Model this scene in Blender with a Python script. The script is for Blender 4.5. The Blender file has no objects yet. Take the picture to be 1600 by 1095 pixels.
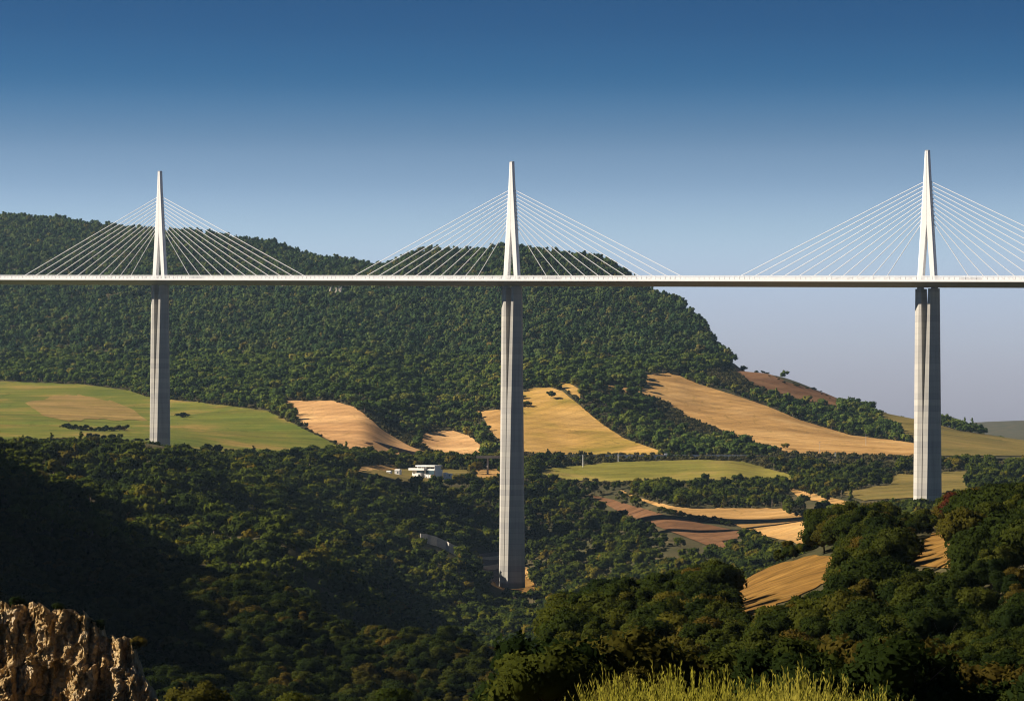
import bpy, math, random
import numpy as np
from mathutils import Vector, Matrix
from mathutils.geometry import delaunay_2d_cdt

# ------------------------------------------------------------------ camera, sky, sun, exposure
F, U0, VH = 4420.0, 800.0, 657.0          # focal length in photo pixels, centre column, eye-level row
CAMZ = 150.0                              # height of the eye above the world's zero
scene = bpy.context.scene
col = scene.collection
cam_d = bpy.data.cameras.new('camera')
cam = bpy.data.objects.new('camera', cam_d); col.objects.link(cam)
cam.location = (0, 0, CAMZ); cam.rotation_euler = (math.radians(90), 0, 0)
cam_d.sensor_fit = 'HORIZONTAL'; cam_d.sensor_width = 36.0; cam_d.lens = F / 1600 * 36
cam_d.shift_y = (VH - 547.5) / 1600
cam_d.clip_start = 0.5; cam_d.clip_end = 80000
scene.camera = cam

SUN_EL, SUN_AZ = math.radians(35), math.radians(-87)     # azimuth from +Y, clockwise
SV = Vector((math.sin(SUN_AZ) * math.cos(SUN_EL), math.cos(SUN_AZ) * math.cos(SUN_EL), math.sin(SUN_EL)))
world = bpy.data.worlds.new('World'); scene.world = world; world.use_nodes = True
wn, wl = world.node_tree.nodes, world.node_tree.links
wn.clear()
w_out = wn.new('ShaderNodeOutputWorld'); w_bg = wn.new('ShaderNodeBackground')
sky = wn.new('ShaderNodeTexSky'); sky.sky_type = 'NISHITA'; sky.sun_disc = False
sky.sun_elevation = SUN_EL; sky.sun_rotation = SUN_AZ
sky.altitude = 800; sky.air_density = 1.0; sky.dust_density = 0.6; sky.ozone_density = 3.0
# the sky deepens quickly with height, as through a polarising filter
w_co = wn.new('ShaderNodeTexCoord'); w_sep = wn.new('ShaderNodeSeparateXYZ')
w_rmp = wn.new('ShaderNodeValToRGB'); w_mul = wn.new('ShaderNodeMix')
w_mul.data_type = 'RGBA'; w_mul.blend_type = 'MULTIPLY'; w_mul.inputs[0].default_value = 1.0
wl.new(w_co.outputs['Generated'], w_sep.inputs[0]); wl.new(w_sep.outputs['Z'], w_rmp.inputs[0])
SKY_STOPS = [(0.0, (.38, .37, .55)), (0.0219, (0.454, 0.422, 0.584)), (0.0468, (0.547, 0.518, 0.662)), (0.0638, (0.544, 0.545, 0.638)),
             (0.0808, (0.394, 0.422, 0.514)), (0.0966, (0.256, 0.31, 0.396)), (0.1147, (0.10, 0.20, 0.302)), (0.1351, (0.045, 0.135, 0.235)), (.18, (.038, .10, .18)), (1.0, (.038, .095, .17))]
cr = w_rmp.color_ramp; cr.interpolation = 'CARDINAL'
for i, (p, c) in enumerate(SKY_STOPS):
    e = cr.elements[i] if i < 2 else cr.elements.new(p)
    e.position = p; e.color = (*c, 1)
wl.new(sky.outputs[0], w_mul.inputs[6]); wl.new(w_rmp.outputs[0], w_mul.inputs[7])
wl.new(w_mul.outputs[2], w_bg.inputs[0]); w_bg.inputs[1].default_value = 0.10
wl.new(w_bg.outputs[0], w_out.inputs[0])

sun_d = bpy.data.lights.new('sun', 'SUN'); sun_d.energy = 5.0; sun_d.angle = math.radians(0.5)
sun_d.color = (1.0, 0.885, 0.73)
sun_o = bpy.data.objects.new('sun', sun_d); col.objects.link(sun_o)
sun_o.rotation_euler = SV.to_track_quat('Z', 'Y').to_euler(); sun_o.location = SV * 3000

vs = scene.view_settings
vs.view_transform = 'Standard'; vs.look = 'None'; vs.exposure = 0.95; vs.gamma = 1.0
scene.render.engine = 'CYCLES'
cy = scene.cycles
cy.filter_width = 1.15
cy.use_denoising = True
cy.max_bounces = 5; cy.diffuse_bounces = 2; cy.glossy_bounces = 2; cy.transmission_bounces = 3
cy.volume_bounces = 0; cy.transparent_max_bounces = 6
cy.caustics_reflective = cy.caustics_refractive = False

rng = np.random.default_rng(7)
rnd = random.Random(11)

# ------------------------------------------------------------------ materials
def node_mat(name):
    m = bpy.data.materials.new(name); m.use_nodes = True
    nt = m.node_tree; b = nt.nodes['Principled BSDF']
    b.inputs['Specular IOR Level'].default_value = 0.25
    return m, nt, b
def ramp(nt, stops, fac=None, interp='LINEAR'):
    r = nt.nodes.new('ShaderNodeValToRGB'); r.color_ramp.interpolation = interp
    for i, (p, c) in enumerate(stops):
        e = r.color_ramp.elements[i] if i < 2 else r.color_ramp.elements.new(p)
        e.position = p; e.color = (*c, 1)
    if fac is not None: nt.links.new(fac, r.inputs[0])
    return r.outputs[0]
def noise(nt, vec, scale, detail=5, rough=.6, dist=0.0):
    n = nt.nodes.new('ShaderNodeTexNoise'); n.inputs['Scale'].default_value = scale
    n.inputs['Detail'].default_value = detail; n.inputs['Roughness'].default_value = rough
    n.inputs['Distortion'].default_value = dist
    nt.links.new(vec, n.inputs['Vector']); return n.outputs['Fac']
def mapping(nt, vec, scale=(1, 1, 1), rz=0.0):
    m = nt.nodes.new('ShaderNodeMapping'); m.inputs['Scale'].default_value = scale
    m.inputs['Rotation'].default_value = (0, 0, rz); nt.links.new(vec, m.inputs['Vector']); return m.outputs[0]
def objco(nt):
    return nt.nodes.new('ShaderNodeTexCoord').outputs['Object']
def mixc(nt, a, b, fac, mode='MIX'):
    x = nt.nodes.new('ShaderNodeMix'); x.data_type = 'RGBA'; x.blend_type = mode
    for s, v in ((0, fac), (6, a), (7, b)):
        if isinstance(v, (int, float)): x.inputs[s].default_value = v
        elif isinstance(v, tuple): x.inputs[s].default_value = (*v, 1)
        else: nt.links.new(v, x.inputs[s])
    return x.outputs[2]
def bump(nt, b, h, strength=.5, dist=.3):
    n = nt.nodes.new('ShaderNodeBump'); n.inputs['Strength'].default_value = strength
    n.inputs['Distance'].default_value = dist; nt.links.new(h, n.inputs['Height'])
    nt.links.new(n.outputs[0], b.inputs['Normal'])
def plain(name, c, rough=.7, var=.15, scale=.5):
    m, nt, b = node_mat(name); b.inputs['Roughness'].default_value = rough
    n = noise(nt, objco(nt), scale)
    lo = tuple(x * (1 - var) for x in c); hi = tuple(min(1, x * (1 + var)) for x in c)
    nt.links.new(ramp(nt, [(.3, lo), (.7, hi)], n), b.inputs['Base Color']); return m

def field_mat(name, c1, c2, c3, rz, streak=.05, patch=.012):
    m, nt, b = node_mat(name); b.inputs['Roughness'].default_value = .95
    b.inputs['Specular IOR Level'].default_value = .05
    co = objco(nt)
    big = noise(nt, co, patch, 4, .55, .6)
    base = ramp(nt, [(.32, c1), (.52, c2), (.70, c3)], big)
    st = noise(nt, mapping(nt, co, (.12, 1, 1), rz), streak, 6, .7)
    fine = noise(nt, co, .35, 5, .7)
    x = mixc(nt, base, ramp(nt, [(.3, (.55, .53, .50)), (.7, (1.32, 1.28, 1.2))], st), .85, 'MULTIPLY')
    x = mixc(nt, x, ramp(nt, [(.3, (.72, .72, .70)), (.7, (1.18, 1.18, 1.16))], fine), .7, 'MULTIPLY')
    weed = noise(nt, mapping(nt, co, (1, .45, 1), rz), .045, 6, .75, 1.2)
    x = mixc(nt, x, ramp(nt, [(.56, (1, 1, 1)), (.66, (.62, .66, .55)), (.8, (.42, .50, .38))], weed), .85, 'MULTIPLY')
    wv = nt.nodes.new('ShaderNodeTexWave'); wv.inputs['Scale'].default_value = .018; wv.inputs['Distortion'].default_value = 1.6
    wv.inputs['Detail'].default_value = 2; wv.inputs['Detail Scale'].default_value = .6
    nt.links.new(mapping(nt, co, (1, 1, 1), rz + 1.1), wv.inputs['Vector'])
    x = mixc(nt, x, ramp(nt, [(0, (.80, .80, .80)), (.10, (1, 1, 1)), (.9, (1, 1, 1)), (1, (1.10, 1.08, 1.05))], wv.outputs['Fac']), .8, 'MULTIPLY')
    nt.links.new(x, b.inputs['Base Color']); bump(nt, b, fine, .6, .35); return m

def leaf_mat(name, stops, trans=.18):
    m = bpy.data.materials.new(name); m.use_nodes = True; nt = m.node_tree; nt.nodes.clear()
    o = nt.nodes.new('ShaderNodeOutputMaterial'); d = nt.nodes.new('ShaderNodeBsdfDiffuse')
    t = nt.nodes.new('ShaderNodeBsdfTranslucent'); mx = nt.nodes.new('ShaderNodeMixShader')
    info = nt.nodes.new('ShaderNodeObjectInfo')
    co = objco(nt)
    c = ramp(nt, stops, info.outputs['Random'])
    # clump-to-clump variation inside one crown, and broad drifts of species over the slope
    c = mixc(nt, c, ramp(nt, [(.3, (.62, .66, .6)), (.7, (1.35, 1.3, 1.2))], noise(nt, co, .45, 3, .6)), .8, 'MULTIPLY')
    big = noise(nt, info.outputs['Location'], .012, 3, .6)
    c = mixc(nt, c, ramp(nt, [(.35, (.72, .80, .86)), (.65, (1.25, 1.18, 1.0))], big), .8, 'MULTIPLY')
    nt.links.new(c, d.inputs['Color']); nt.links.new(c, t.inputs['Color'])
    mx.inputs[0].default_value = trans
    nt.links.new(d.outputs[0], mx.inputs[1]); nt.links.new(t.outputs[0], mx.inputs[2])
    nt.links.new(mx.outputs[0], o.inputs['Surface']); return m

M = {}
M['leaf_hill'] = leaf_mat('leaf_hill', [(0, (.026, .054, .026)), (.35, (.050, .086, .034)), (.7, (.084, .122, .042)), (.94, (.110, .130, .045)), (1, (.17, .145, .045))], .3)
M['leaf_low'] = leaf_mat('leaf_low', [(0, (.040, .068, .020)), (.5, (.080, .120, .028)), (.85, (.125, .160, .034)), (1, (.20, .18, .04))], .32)  # lighter than the hill leaves: light and haze at the foot put into colour
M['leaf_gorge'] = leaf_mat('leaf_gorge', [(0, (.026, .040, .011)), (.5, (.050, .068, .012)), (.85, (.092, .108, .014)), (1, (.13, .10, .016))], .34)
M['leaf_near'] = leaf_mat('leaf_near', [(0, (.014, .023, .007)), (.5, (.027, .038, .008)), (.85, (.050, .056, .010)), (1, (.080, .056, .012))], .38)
M['leaf_red'] = leaf_mat('leaf_red', [(0, (.055, .014, .008)), (1, (.050, .016, .009))])
M['leaf_scrub'] = leaf_mat('leaf_scrub', [(0, (.050, .054, .022)), (.5, (.072, .066, .028)), (1, (.095, .080, .036))])
M['leaf_broom'] = leaf_mat('leaf_broom', [(0, (.34, .30, .035)), (1, (.44, .36, .06))], .4)
M['bark'] = plain('bark', (.07, .052, .036), .9, .3, 3)

def terrain_mat():
    m, nt, b = node_mat('ground_scrub'); b.inputs['Roughness'].default_value = .95
    b.inputs['Specular IOR Level'].default_value = .05
    co = objco(nt)
    a = noise(nt, co, .02, 5, .6); f_ = noise(nt, co, .5, 5, .7)
    c = ramp(nt, [(.3, (.040, .042, .018)), (.55, (.070, .060, .028)), (.75, (.11, .085, .040))], a)
    c = mixc(nt, c, ramp(nt, [(.3, (.6, .6, .6)), (.7, (1.3, 1.3, 1.3))], f_), .7, 'MULTIPLY')
    nt.links.new(c, b.inputs['Base Color']); bump(nt, b, f_, .8, .6); return m
M['ground'] = terrain_mat()

def concrete_mat():
    m, nt, b = node_mat('pier_concrete'); b.inputs['Roughness'].default_value = .85
    co = objco(nt)
    sp = nt.nodes.new('ShaderNodeSeparateXYZ'); nt.links.new(co, sp.inputs[0])
    # four-metre casting lifts: a thin joint and a slight change of tone from lift to lift
    dv = nt.nodes.new('ShaderNodeMath'); dv.operation = 'DIVIDE'; dv.inputs[1].default_value = 4.0
    nt.links.new(sp.outputs['Z'], dv.inputs[0])
    fr = nt.nodes.new('ShaderNodeMath'); fr.operation = 'FRACT'; nt.links.new(dv.outputs[0], fr.inputs[0])
    fl = nt.nodes.new('ShaderNodeMath'); fl.operation = 'FLOOR'; nt.links.new(dv.outputs[0], fl.inputs[0])
    wn_ = nt.nodes.new('ShaderNodeTexWhiteNoise'); wn_.noise_dimensions = '1D'; nt.links.new(fl.outputs[0], wn_.inputs['W'])
    joint = ramp(nt, [(0, (.84, .84, .84)), (.06, (.86, .86, .86)), (.10, (1, 1, 1)), (1, (1, 1, 1))], fr.outputs[0])
    lift = ramp(nt, [(0, (.84, .84, .86)), (1, (1.08, 1.07, 1.04))], wn_.outputs['Value'])
    st = noise(nt, mapping(nt, co, (1, 1, .05)), .5, 5, .6)
    c = ramp(nt, [(.3, (.36, .35, .32)), (.7, (.47, .45, .41))], st)
    run = noise(nt, mapping(nt, co, (1, 1, .012)), .9, 4, .7)
    c = mixc(nt, c, ramp(nt, [(.45, (1, 1, 1)), (.62, (.80, .79, .77)), (.75, (.66, .65, .63))], run), .45, 'MULTIPLY')
    c = mixc(nt, c, joint, 1.0, 'MULTIPLY'); c = mixc(nt, c, lift, 1.0, 'MULTIPLY')
    # darker splash band round the foot
    ft = ramp(nt, [(0, (.66, .62, .56)), (.032, (.68, .64, .58)), (.036, (1, 1, 1)), (1, (1, 1, 1))])
    sc_ = nt.nodes.new('ShaderNodeMath'); sc_.operation = 'DIVIDE'; sc_.inputs[1].default_value = 225.0
    nt.links.new(sp.outputs['Z'], sc_.inputs[0]); nt.links.new(sc_.outputs[0], ft.node.inputs[0])
    c = mixc(nt, c, ft, 1.0, 'MULTIPLY')
    nt.links.new(c, b.inputs['Base Color']); return m
M['concrete'] = concrete_mat()
M['mast_white'] = plain('mast_white', (.80, .79, .77), .45, .04, .3)
M['deck_grey'] = plain('deck_grey', (.36, .35, .34), .5, .06, .1)
M['screen'] = plain('screen_white', (.78, .78, .78), .4, .05, .3)
M['asphalt'] = plain('asphalt', (.055, .055, .058), .9, .2, .5)
M['cable'] = plain('cable_white', (.82, .81, .80), .4, .02, .3)
M['white_wall'] = plain('white_render', (.80, .78, .74), .7, .06, .4)
M['glass'] = plain('blue_glass', (.05, .085, .11), .12, .2, .4)
M['window'] = plain('window_dark', (.02, .025, .03), .15, .2, .4)
M['pale_wall'] = plain('pale_concrete', (.46, .42, .36), .85, .15, .6)
M['rust'] = plain('rust_panel', (.32, .09, .05), .7, .15, .6)
M['heap_brown'] = plain('dark_brown', (.085, .045, .022), .95, .35, .6)
M['tyre'] = plain('tyre', (.02, .02, .02), .8)
M['steel'] = plain('galvanised_steel', (.40, .40, .40), .5)
def car_paint(n, c): return plain(n, c, .3, .02)

# ------------------------------------------------------------------ mesh helpers
def mesh_from(name, verts, faces, mats, mat_idx=None, smooth=False, normals=None):
    me = bpy.data.meshes.new(name)
    me.from_pydata([tuple(map(float, v)) for v in verts] if not isinstance(verts, np.ndarray) else verts.tolist(), [],
                   faces.tolist() if isinstance(faces, np.ndarray) else faces)
    for m in (mats if isinstance(mats, (list, tuple)) else [mats]): me.materials.append(m)
    if mat_idx is not None: me.polygons.foreach_set('material_index', np.asarray(mat_idx, dtype=np.int32))
    if smooth or normals is not None:
        me.polygons.foreach_set('use_smooth', np.ones(len(me.polygons), dtype=bool))
    me.update()
    if normals is not None: me.normals_split_custom_set_from_vertices(normals.tolist())
    return me
def link(name, me, parent=None, loc=(0, 0, 0), rz=0.0, sc=None):
    o = bpy.data.objects.new(name, me); col.objects.link(o)
    o.location = loc; o.rotation_euler = (0, 0, rz)
    if sc is not None: o.scale = sc if hasattr(sc, '__len__') else (sc, sc, sc)
    if parent is not None: o.parent = parent
    return o
def tag(o, label=None, cat=None, group=None, kind=None):
    if label: o['label'] = label
    if cat: o['category'] = cat
    if group: o['group'] = group
    if kind: o['kind'] = kind
    return o

class MB:
    def __init__(s): s.v, s.f = [], []
    def loft(s, rings, cap=True):
        n = len(rings[0]); b = len(s.v)
        for r in rings: s.v += [tuple(p) for p in r]
        for i in range(len(rings) - 1):
            for j in range(n):
                k = (j + 1) % n
                s.f.append((b + i * n + j, b + i * n + k, b + (i + 1) * n + k, b + (i + 1) * n + j))
        if cap:
            s.f.append(tuple(b + j for j in reversed(range(n))))
            s.f.append(tuple(b + (len(rings) - 1) * n + j for j in range(n)))
        return s
    def box(s, c, d, rz=0.0):
        cx, cy_, cz = c; dx, dy, dz = d[0] / 2, d[1] / 2, d[2] / 2
        ca, sa = math.cos(rz), math.sin(rz)
        def P(x, y, z): return (cx + x * ca - y * sa, cy_ + x * sa + y * ca, cz + z)
        return s.loft([[P(-dx, -dy, -dz), P(dx, -dy, -dz), P(dx, dy, -dz), P(-dx, dy, -dz)],
                       [P(-dx, -dy, dz), P(dx, -dy, dz), P(dx, dy, dz), P(-dx, dy, dz)]])
    def tube(s, a, b, r0, r1=None, n=6):
        a, b = Vector(a), Vector(b); r1 = r0 if r1 is None else r1
        d = (b - a).normalized(); q = d.to_track_quat('Z', 'Y')
        R = [q @ Vector((math.cos(2 * math.pi * k / n), math.sin(2 * math.pi * k / n), 0)) for k in range(n)]
        return s.loft([[a + r0 * x for x in R], [b + r1 * x for x in R]])
    def build(s, name, mat, parent=None, loc=(0, 0, 0), rz=0.0, smooth=False):
        return link(name, mesh_from(name, s.v, s.f, mat, smooth=smooth), parent, loc, rz)

def pchip(x, y, xn):
    """monotone cubic through (x, y[..., :]) along axis 0"""
    x = np.asarray(x, float); y = np.asarray(y, float)
    h = np.diff(x); sh = (-1,) + (1,) * (y.ndim - 1)
    d = np.diff(y, axis=0) / h.reshape(sh); m = np.zeros_like(y)
    if len(x) > 2:
        w1 = (2 * h[1:] + h[:-1]).reshape(sh); w2 = (h[1:] + 2 * h[:-1]).reshape(sh)
        ok = d[:-1] * d[1:] > 0
        with np.errstate(divide='ignore', invalid='ignore'):
            mm = (w1 + w2) / (w1 / d[:-1] + w2 / d[1:])
        m[1:-1] = np.where(ok, mm, 0)
    m[0], m[-1] = d[0], d[-1]
    k = np.clip(np.searchsorted(x, xn, side='right') - 1, 0, len(x) - 2)
    t = ((xn - x[k]) / h[k]).reshape(sh); hk = h[k].reshape(sh)
    return ((2 * t**3 - 3 * t**2 + 1) * y[k] + (t**3 - 2 * t**2 + t) * hk * m[k]
            + (-2 * t**3 + 3 * t**2) * y[k + 1] + (t**3 - t**2) * hk * m[k + 1])

def vnoise(x, y, seed=0):
    """smooth value noise on numpy arrays, -1..1"""
    xi, yi = np.floor(x).astype(np.int64), np.floor(y).astype(np.int64)
    fx, fy = x - xi, y - yi
    def hsh(a, b):
        n = (a * 374761393 + b * 668265263 + seed * 1442695041) & 0x7fffffff
        n = ((n ^ (n >> 13)) * 1274126177) & 0x7fffffff
        return ((n ^ (n >> 16)) & 0xffff) / 32767.5 - 1
    sx, sy = fx * fx * fx * (fx * (fx * 6 - 15) + 10), fy * fy * fy * (fy * (fy * 6 - 15) + 10)
    a = hsh(xi, yi) * (1 - sx) + hsh(xi + 1, yi) * sx
    b = hsh(xi, yi + 1) * (1 - sx) + hsh(xi + 1, yi + 1) * sx
    return a * (1 - sy) + b * sy
def fbm(x, y, seed=0, oct=4):
    s, a = 0, 1.0
    for i in range(oct):
        s = s + a * vnoise(x, y, seed + i * 17); x, y, a = x * 2.03, y * 2.03, a * .5
    return s / 1.9

# ------------------------------------------------------------------ terrain: profiles of the valley along sight lines
# (distance, photo row) where the value is 330 or more, (distance, height above the eye) below that
NEAR = [(6, -1.9), (12, -2.3), (35, -4.0), (70, -8), (140, -16)]
PROF = {
 -5200: NEAR + [(300, 10), (600, 40), (900, 80), (1400, 90), (2000, 60), (2800, 60), (3600, 140), (4500, 240), (5600, 300), (7000, 250), (10000, 200), (16000, 150)],  # negative columns: hill added out of view to shade the left slope
 -1600: NEAR + [(250, -20), (450, 0), (700, 80), (1000, 130), (1400, 140), (1900, 60), (2300, 10), (3000, 30), (3600, 80), (4200, 170), (5000, 280), (5600, 320), (7000, 280), (10000, 200), (16000, 150)],
 -500: NEAR + [(250, -22), (450, -35), (700, 25), (950, 72), (1200, 84), (1500, 92), (1750, 66), (1950, 16), (2300, -10), (2700, -2), (3100, 18), (3600, 62), (4200, 155), (5000, 285), (5600, 318), (6400, 315), (10000, 200), (16000, 150)],
 40: NEAR + [(230, -26), (400, -44), (700, -62), (900, 915), (1000, 870), (1200, -66), (1400, 800), (1700, 738), (1900, 711), (2050, -27), (2300, 700), (2600, 676), (3000, 640), (3400, 600), (3600, 583), (4200, 500), (5000, 400), (5600, 346), (6200, 378), (9000, 250), (16000, 150)],
 250: NEAR + [(230, -26), (400, -46), (700, -68), (880, 950), (960, 915), (1150, -85), (1400, 830), (1700, 752), (1870, 717), (2000, -29), (2284, 706), (2600, 682), (3000, 646), (3250, 617), (3400, 600), (4200, 500), (4800, 425), (5400, 374), (6000, 400), (9000, 230), (16000, 120)],
 420: NEAR + [(230, -27), (400, -48), (700, -72), (860, 990), (930, 965), (1120, -98), (1350, 868), (1480, -78), (1800, 812), (2000, 772), (2180, 740), (2300, 728), (2400, 720), (2520, 712), (2800, 672), (3050, 630), (3150, 619), (3500, 570), (4200, 490), (4900, 425), (5400, 390), (6000, 410), (9000, 200), (16000, 100)],
 560: NEAR + [(230, -27), (400, -48), (700, -75), (850, 1035), (1000, -100), (1150, -118), (1420, 930), (1550, -98), (1750, -94), (1950, 856), (2120, 806), (2260, 750), (2400, 731), (2500, 724), (2620, 711), (2850, 660), (3050, 622), (3200, 600), (3700, 540), (4300, 470), (4800, 436), (5000, 424), (5400, 440), (9000, 150), (16000, 60)],
 625: NEAR + [(230, -27), (400, -48), (700, -76), (850, 1040), (1000, -104), (1300, -126), (1650, -122), (1850, -106), (2000, 868), (2140, 822), (2280, 762), (2370, 746), (2450, 741), (2600, 728), (2700, 716), (2900, 680), (3100, 630), (3300, 604), (3800, 535), (4300, 470), (4700, 415), (5000, 428), (9000, 130), (16000, 40)],
 700: NEAR + [(230, -27), (400, -48), (700, -78), (820, 1050), (1000, -110), (1300, -133), (1750, -130), (1930, 900), (2010, 872), (2080, 868), (2180, 840), (2300, 796), (2390, 757), (2450, 748), (2600, 731), (2750, 717), (2820, 711), (3060, 663), (3200, 635), (3500, 592), (4000, 520), (4500, 440), (4750, 401), (5200, 425), (9000, 120), (16000, 20)],
 800: NEAR + [(230, -27), (400, -47), (700, -80), (820, 1095), (1000, -118), (1300, -136), (1850, -134), (2000, 943), (2060, 922), (2110, 921), (2160, 905), (2250, 855), (2400, 768), (2500, 742), (2650, 729), (2750, 719), (2850, 706), (3050, 655), (3220, 610), (3350, 594), (3700, 545), (4200, 480), (4650, 394), (5200, 430), (9000, 100), (16000, 0)],
 900: NEAR + [(230, -26), (330, 1030), (430, 992), (490, 985), (600, -60), (800, -112), (1100, -135), (1600, -136), (1900, 945), (2050, 905), (2200, 852), (2400, 795), (2490, 765), (2550, 754), (2700, 723), (2760, 717), (2850, 712), (3050, 660), (3200, 607), (3320, 592), (3800, 525), (4300, 455), (4580, 406), (5000, 250), (9000, 60), (16000, -40)],
 1050: NEAR + [(210, -23), (320, 1020), (420, 965), (480, 955), (600, -58), (800, -108), (1200, -125), (1600, -118), (1900, 890), (2000, 852), (2200, 803), (2350, 775), (2450, 760), (2560, 750), (2700, 722), (2760, 717), (2850, 702), (2950, 690), (3200, 640), (3420, 588), (3600, 560), (4000, 510), (4250, 474), (4600, 160), (9000, 0), (16000, -60)],
 1090: NEAR + [(205, -22), (310, 1025), (405, 965), (480, 945), (600, -52), (800, -104), (1200, -120), (1600, -112), (1900, 886), (2030, 845), (2200, 804), (2375, 776), (2550, 751), (2700, 722), (2760, 717), (2860, 704), (2975, 690), (3225, 642), (3450, 590), (3620, 565), (3850, 540), (4100, 505), (4400, 90), (9000, -20), (16000, -65)],
 1112: NEAR + [(202, -22), (305, 1025), (397, 963), (480, 938), (600, -50), (800, -102), (1200, -118), (1600, -110), (1900, 884), (2040, 842), (2200, 804), (2390, 776), (2545, 752), (2700, 722), (2760, 717), (2865, 705), (2990, 690), (3240, 642), (3465, 590), (3640, 568), (3800, 554), (3960, 535), (4200, 70), (9000, -30), (16000, -68)],
 1130: NEAR + [(200, -22), (300, 1025), (390, 962), (480, 930), (600, -48), (800, -100), (1200, -115), (1600, -108), (1900, 882), (2050, 838), (2200, 805), (2400, 775), (2540, 752), (2700, 722), (2760, 717), (2870, 705), (3000, 690), (3250, 642), (3480, 590), (3650, 578), (3840, 558), (4050, 40), (9000, -40), (16000, -70)],
 1200: NEAR + [(200, -21), (280, 1015), (370, 955), (480, 893), (560, -36), (700, -75), (1000, -105), (1500, -100), (1900, 862), (2050, 828), (2200, 803), (2400, 778), (2560, 754), (2680, 733), (2760, 717), (2860, 708), (3000, 695), (3300, 640), (3500, 608), (3650, 585), (3800, 40), (4200, -20), (9000, -60), (16000, -80)],
 1350: NEAR + [(180, -19), (250, 1015), (350, 935), (440, 868), (500, 838), (600, -36), (1000, -92), (1500, -90), (1900, 823), (2050, 802), (2200, 785), (2400, 762), (2600, 740), (2760, 717), (2900, 710), (3200, 684), (3450, 648), (3580, 637), (3750, 5), (4200, -40), (9000, -70), (16000, -90)],
 1449: NEAR + [(180, -18), (250, 1010), (350, 915), (430, 862), (490, 828), (600, -34), (1000, -78), (1500, -66), (1894, 799), (2200, 777), (2500, 746), (2700, 726), (2760, 718), (3000, 705), (3300, 677), (3480, 659), (3650, -10), (4200, -50), (9000, -75), (11000, -60), (16000, -90)],
 1520: NEAR + [(180, -18), (250, 1000), (350, 880), (440, 835), (490, 820), (600, -32), (1000, -72), (1500, -62), (1900, 797), (2500, 746), (2760, 719), (3000, 708), (3300, 686), (3450, 675), (3650, -22), (4200, -55), (9000, -60), (10500, 660), (12000, -20), (16000, -90)],
 1640: NEAR + [(180, -17), (250, 990), (350, 860), (440, 818), (490, 812), (600, -30), (1000, -66), (1500, -60), (1900, 795), (2500, 746), (2760, 721), (3000, 712), (3300, 700), (3450, 692), (3650, -32), (4200, -60), (9000, -40), (10500, 656), (12000, 0), (16000, -90)],
 2600: NEAR + [(180, -15), (300, -18), (500, -22), (700, -40), (1200, -70), (1900, -60), (2760, -40), (3300, -40), (4200, -70), (9000, -40), (10500, 20), (12000, 20), (16000, -90)],
 6500: NEAR + [(180, -12), (300, -10), (500, -15), (1200, -60), (1900, -60), (2760, -40), (3300, -40), (4200, -70), (9000, -40), (10500, 40), (12000, 20), (16000, -90)],
}
UC = np.unique(np.concatenate([np.arange(-5200, -200, 60), np.arange(-200, 1800, 4), np.arange(1800, 6560, 70)])).astype(float)
ZR = np.unique(np.concatenate([np.geomspace(6, 220, 24), np.arange(220, 620, 6), np.arange(620, 1900, 14), np.arange(1900, 3400, 7),
                               np.arange(3400, 5800, 18), np.geomspace(5800, 16000, 26)]))
keys = sorted(PROF)
prof = []
for k in keys:
    z = np.array([p[0] for p in PROF[k]], float)
    h = np.array([(VH - p[1]) * p[0] / F if p[1] >= 330 else p[1] for p in PROF[k]], float)
    prof.append(pchip(z, h, ZR))
HG = pchip(np.array(keys, float), np.array(prof), UC)             # [column, row] height relative to the eye
XX = (UC[:, None] - U0) / F * ZR[None, :]; YY = np.broadcast_to(ZR[None, :], XX.shape)
# gullies and unevenness: strong in the forested hill and the gorge, slight in the farmland
far = np.clip((YY - 3300) / 500, 0, 1) * np.clip((HG - 20) / 70, 0, 1)
gorge = np.clip((YY - 700) / 200, 0, 1) * np.clip((2050 - YY) / 120, 0, 1)
near = np.clip((YY - 150) / 100, 0, 1) * np.clip((620 - YY) / 120, 0, 1)
sh = np.clip((1010 - (U0 + F * XX / YY)) / 160, .12, 1)
NS = (far * sh * (9 * fbm(XX / 210, YY / 330, 3) + 15 * (.55 - 1.6 * np.abs(fbm((XX + .25 * YY) / 190, YY / 620, 6, 3))) + 4 * fbm(XX / 55, YY / 80, 5))
      + gorge * (6 * fbm(XX / 110, YY / 160, 9) + 2.5 * fbm(XX / 35, YY / 45, 12))
      + near * 1.2 * fbm(XX / 30, YY / 40, 21) + 0.5 * np.clip(YY / 2000, 0, 1) * fbm(XX / 40, YY / 60, 31))
UU_ = U0 + F * XX / YY
left = np.clip((620 - UU_) / 200, 0, 1) * gorge
NS = NS + left * 13 * (1 - 2.2 * np.abs(fbm((XX * .75 + YY * .25) / 75 + 3, (YY * .9 - XX * .3) / 210, 91, 3))) * np.clip((UU_ + 400) / 300, .4, 1) - left * 3
NS = NS + np.clip((-60 - UU_) / 250, 0, 1) * gorge * 26 * fbm(XX / 70, YY / 80, 95, 3)  # roughens the crest of the added unseen hill to break its shadow edge
HG = HG + NS

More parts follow.
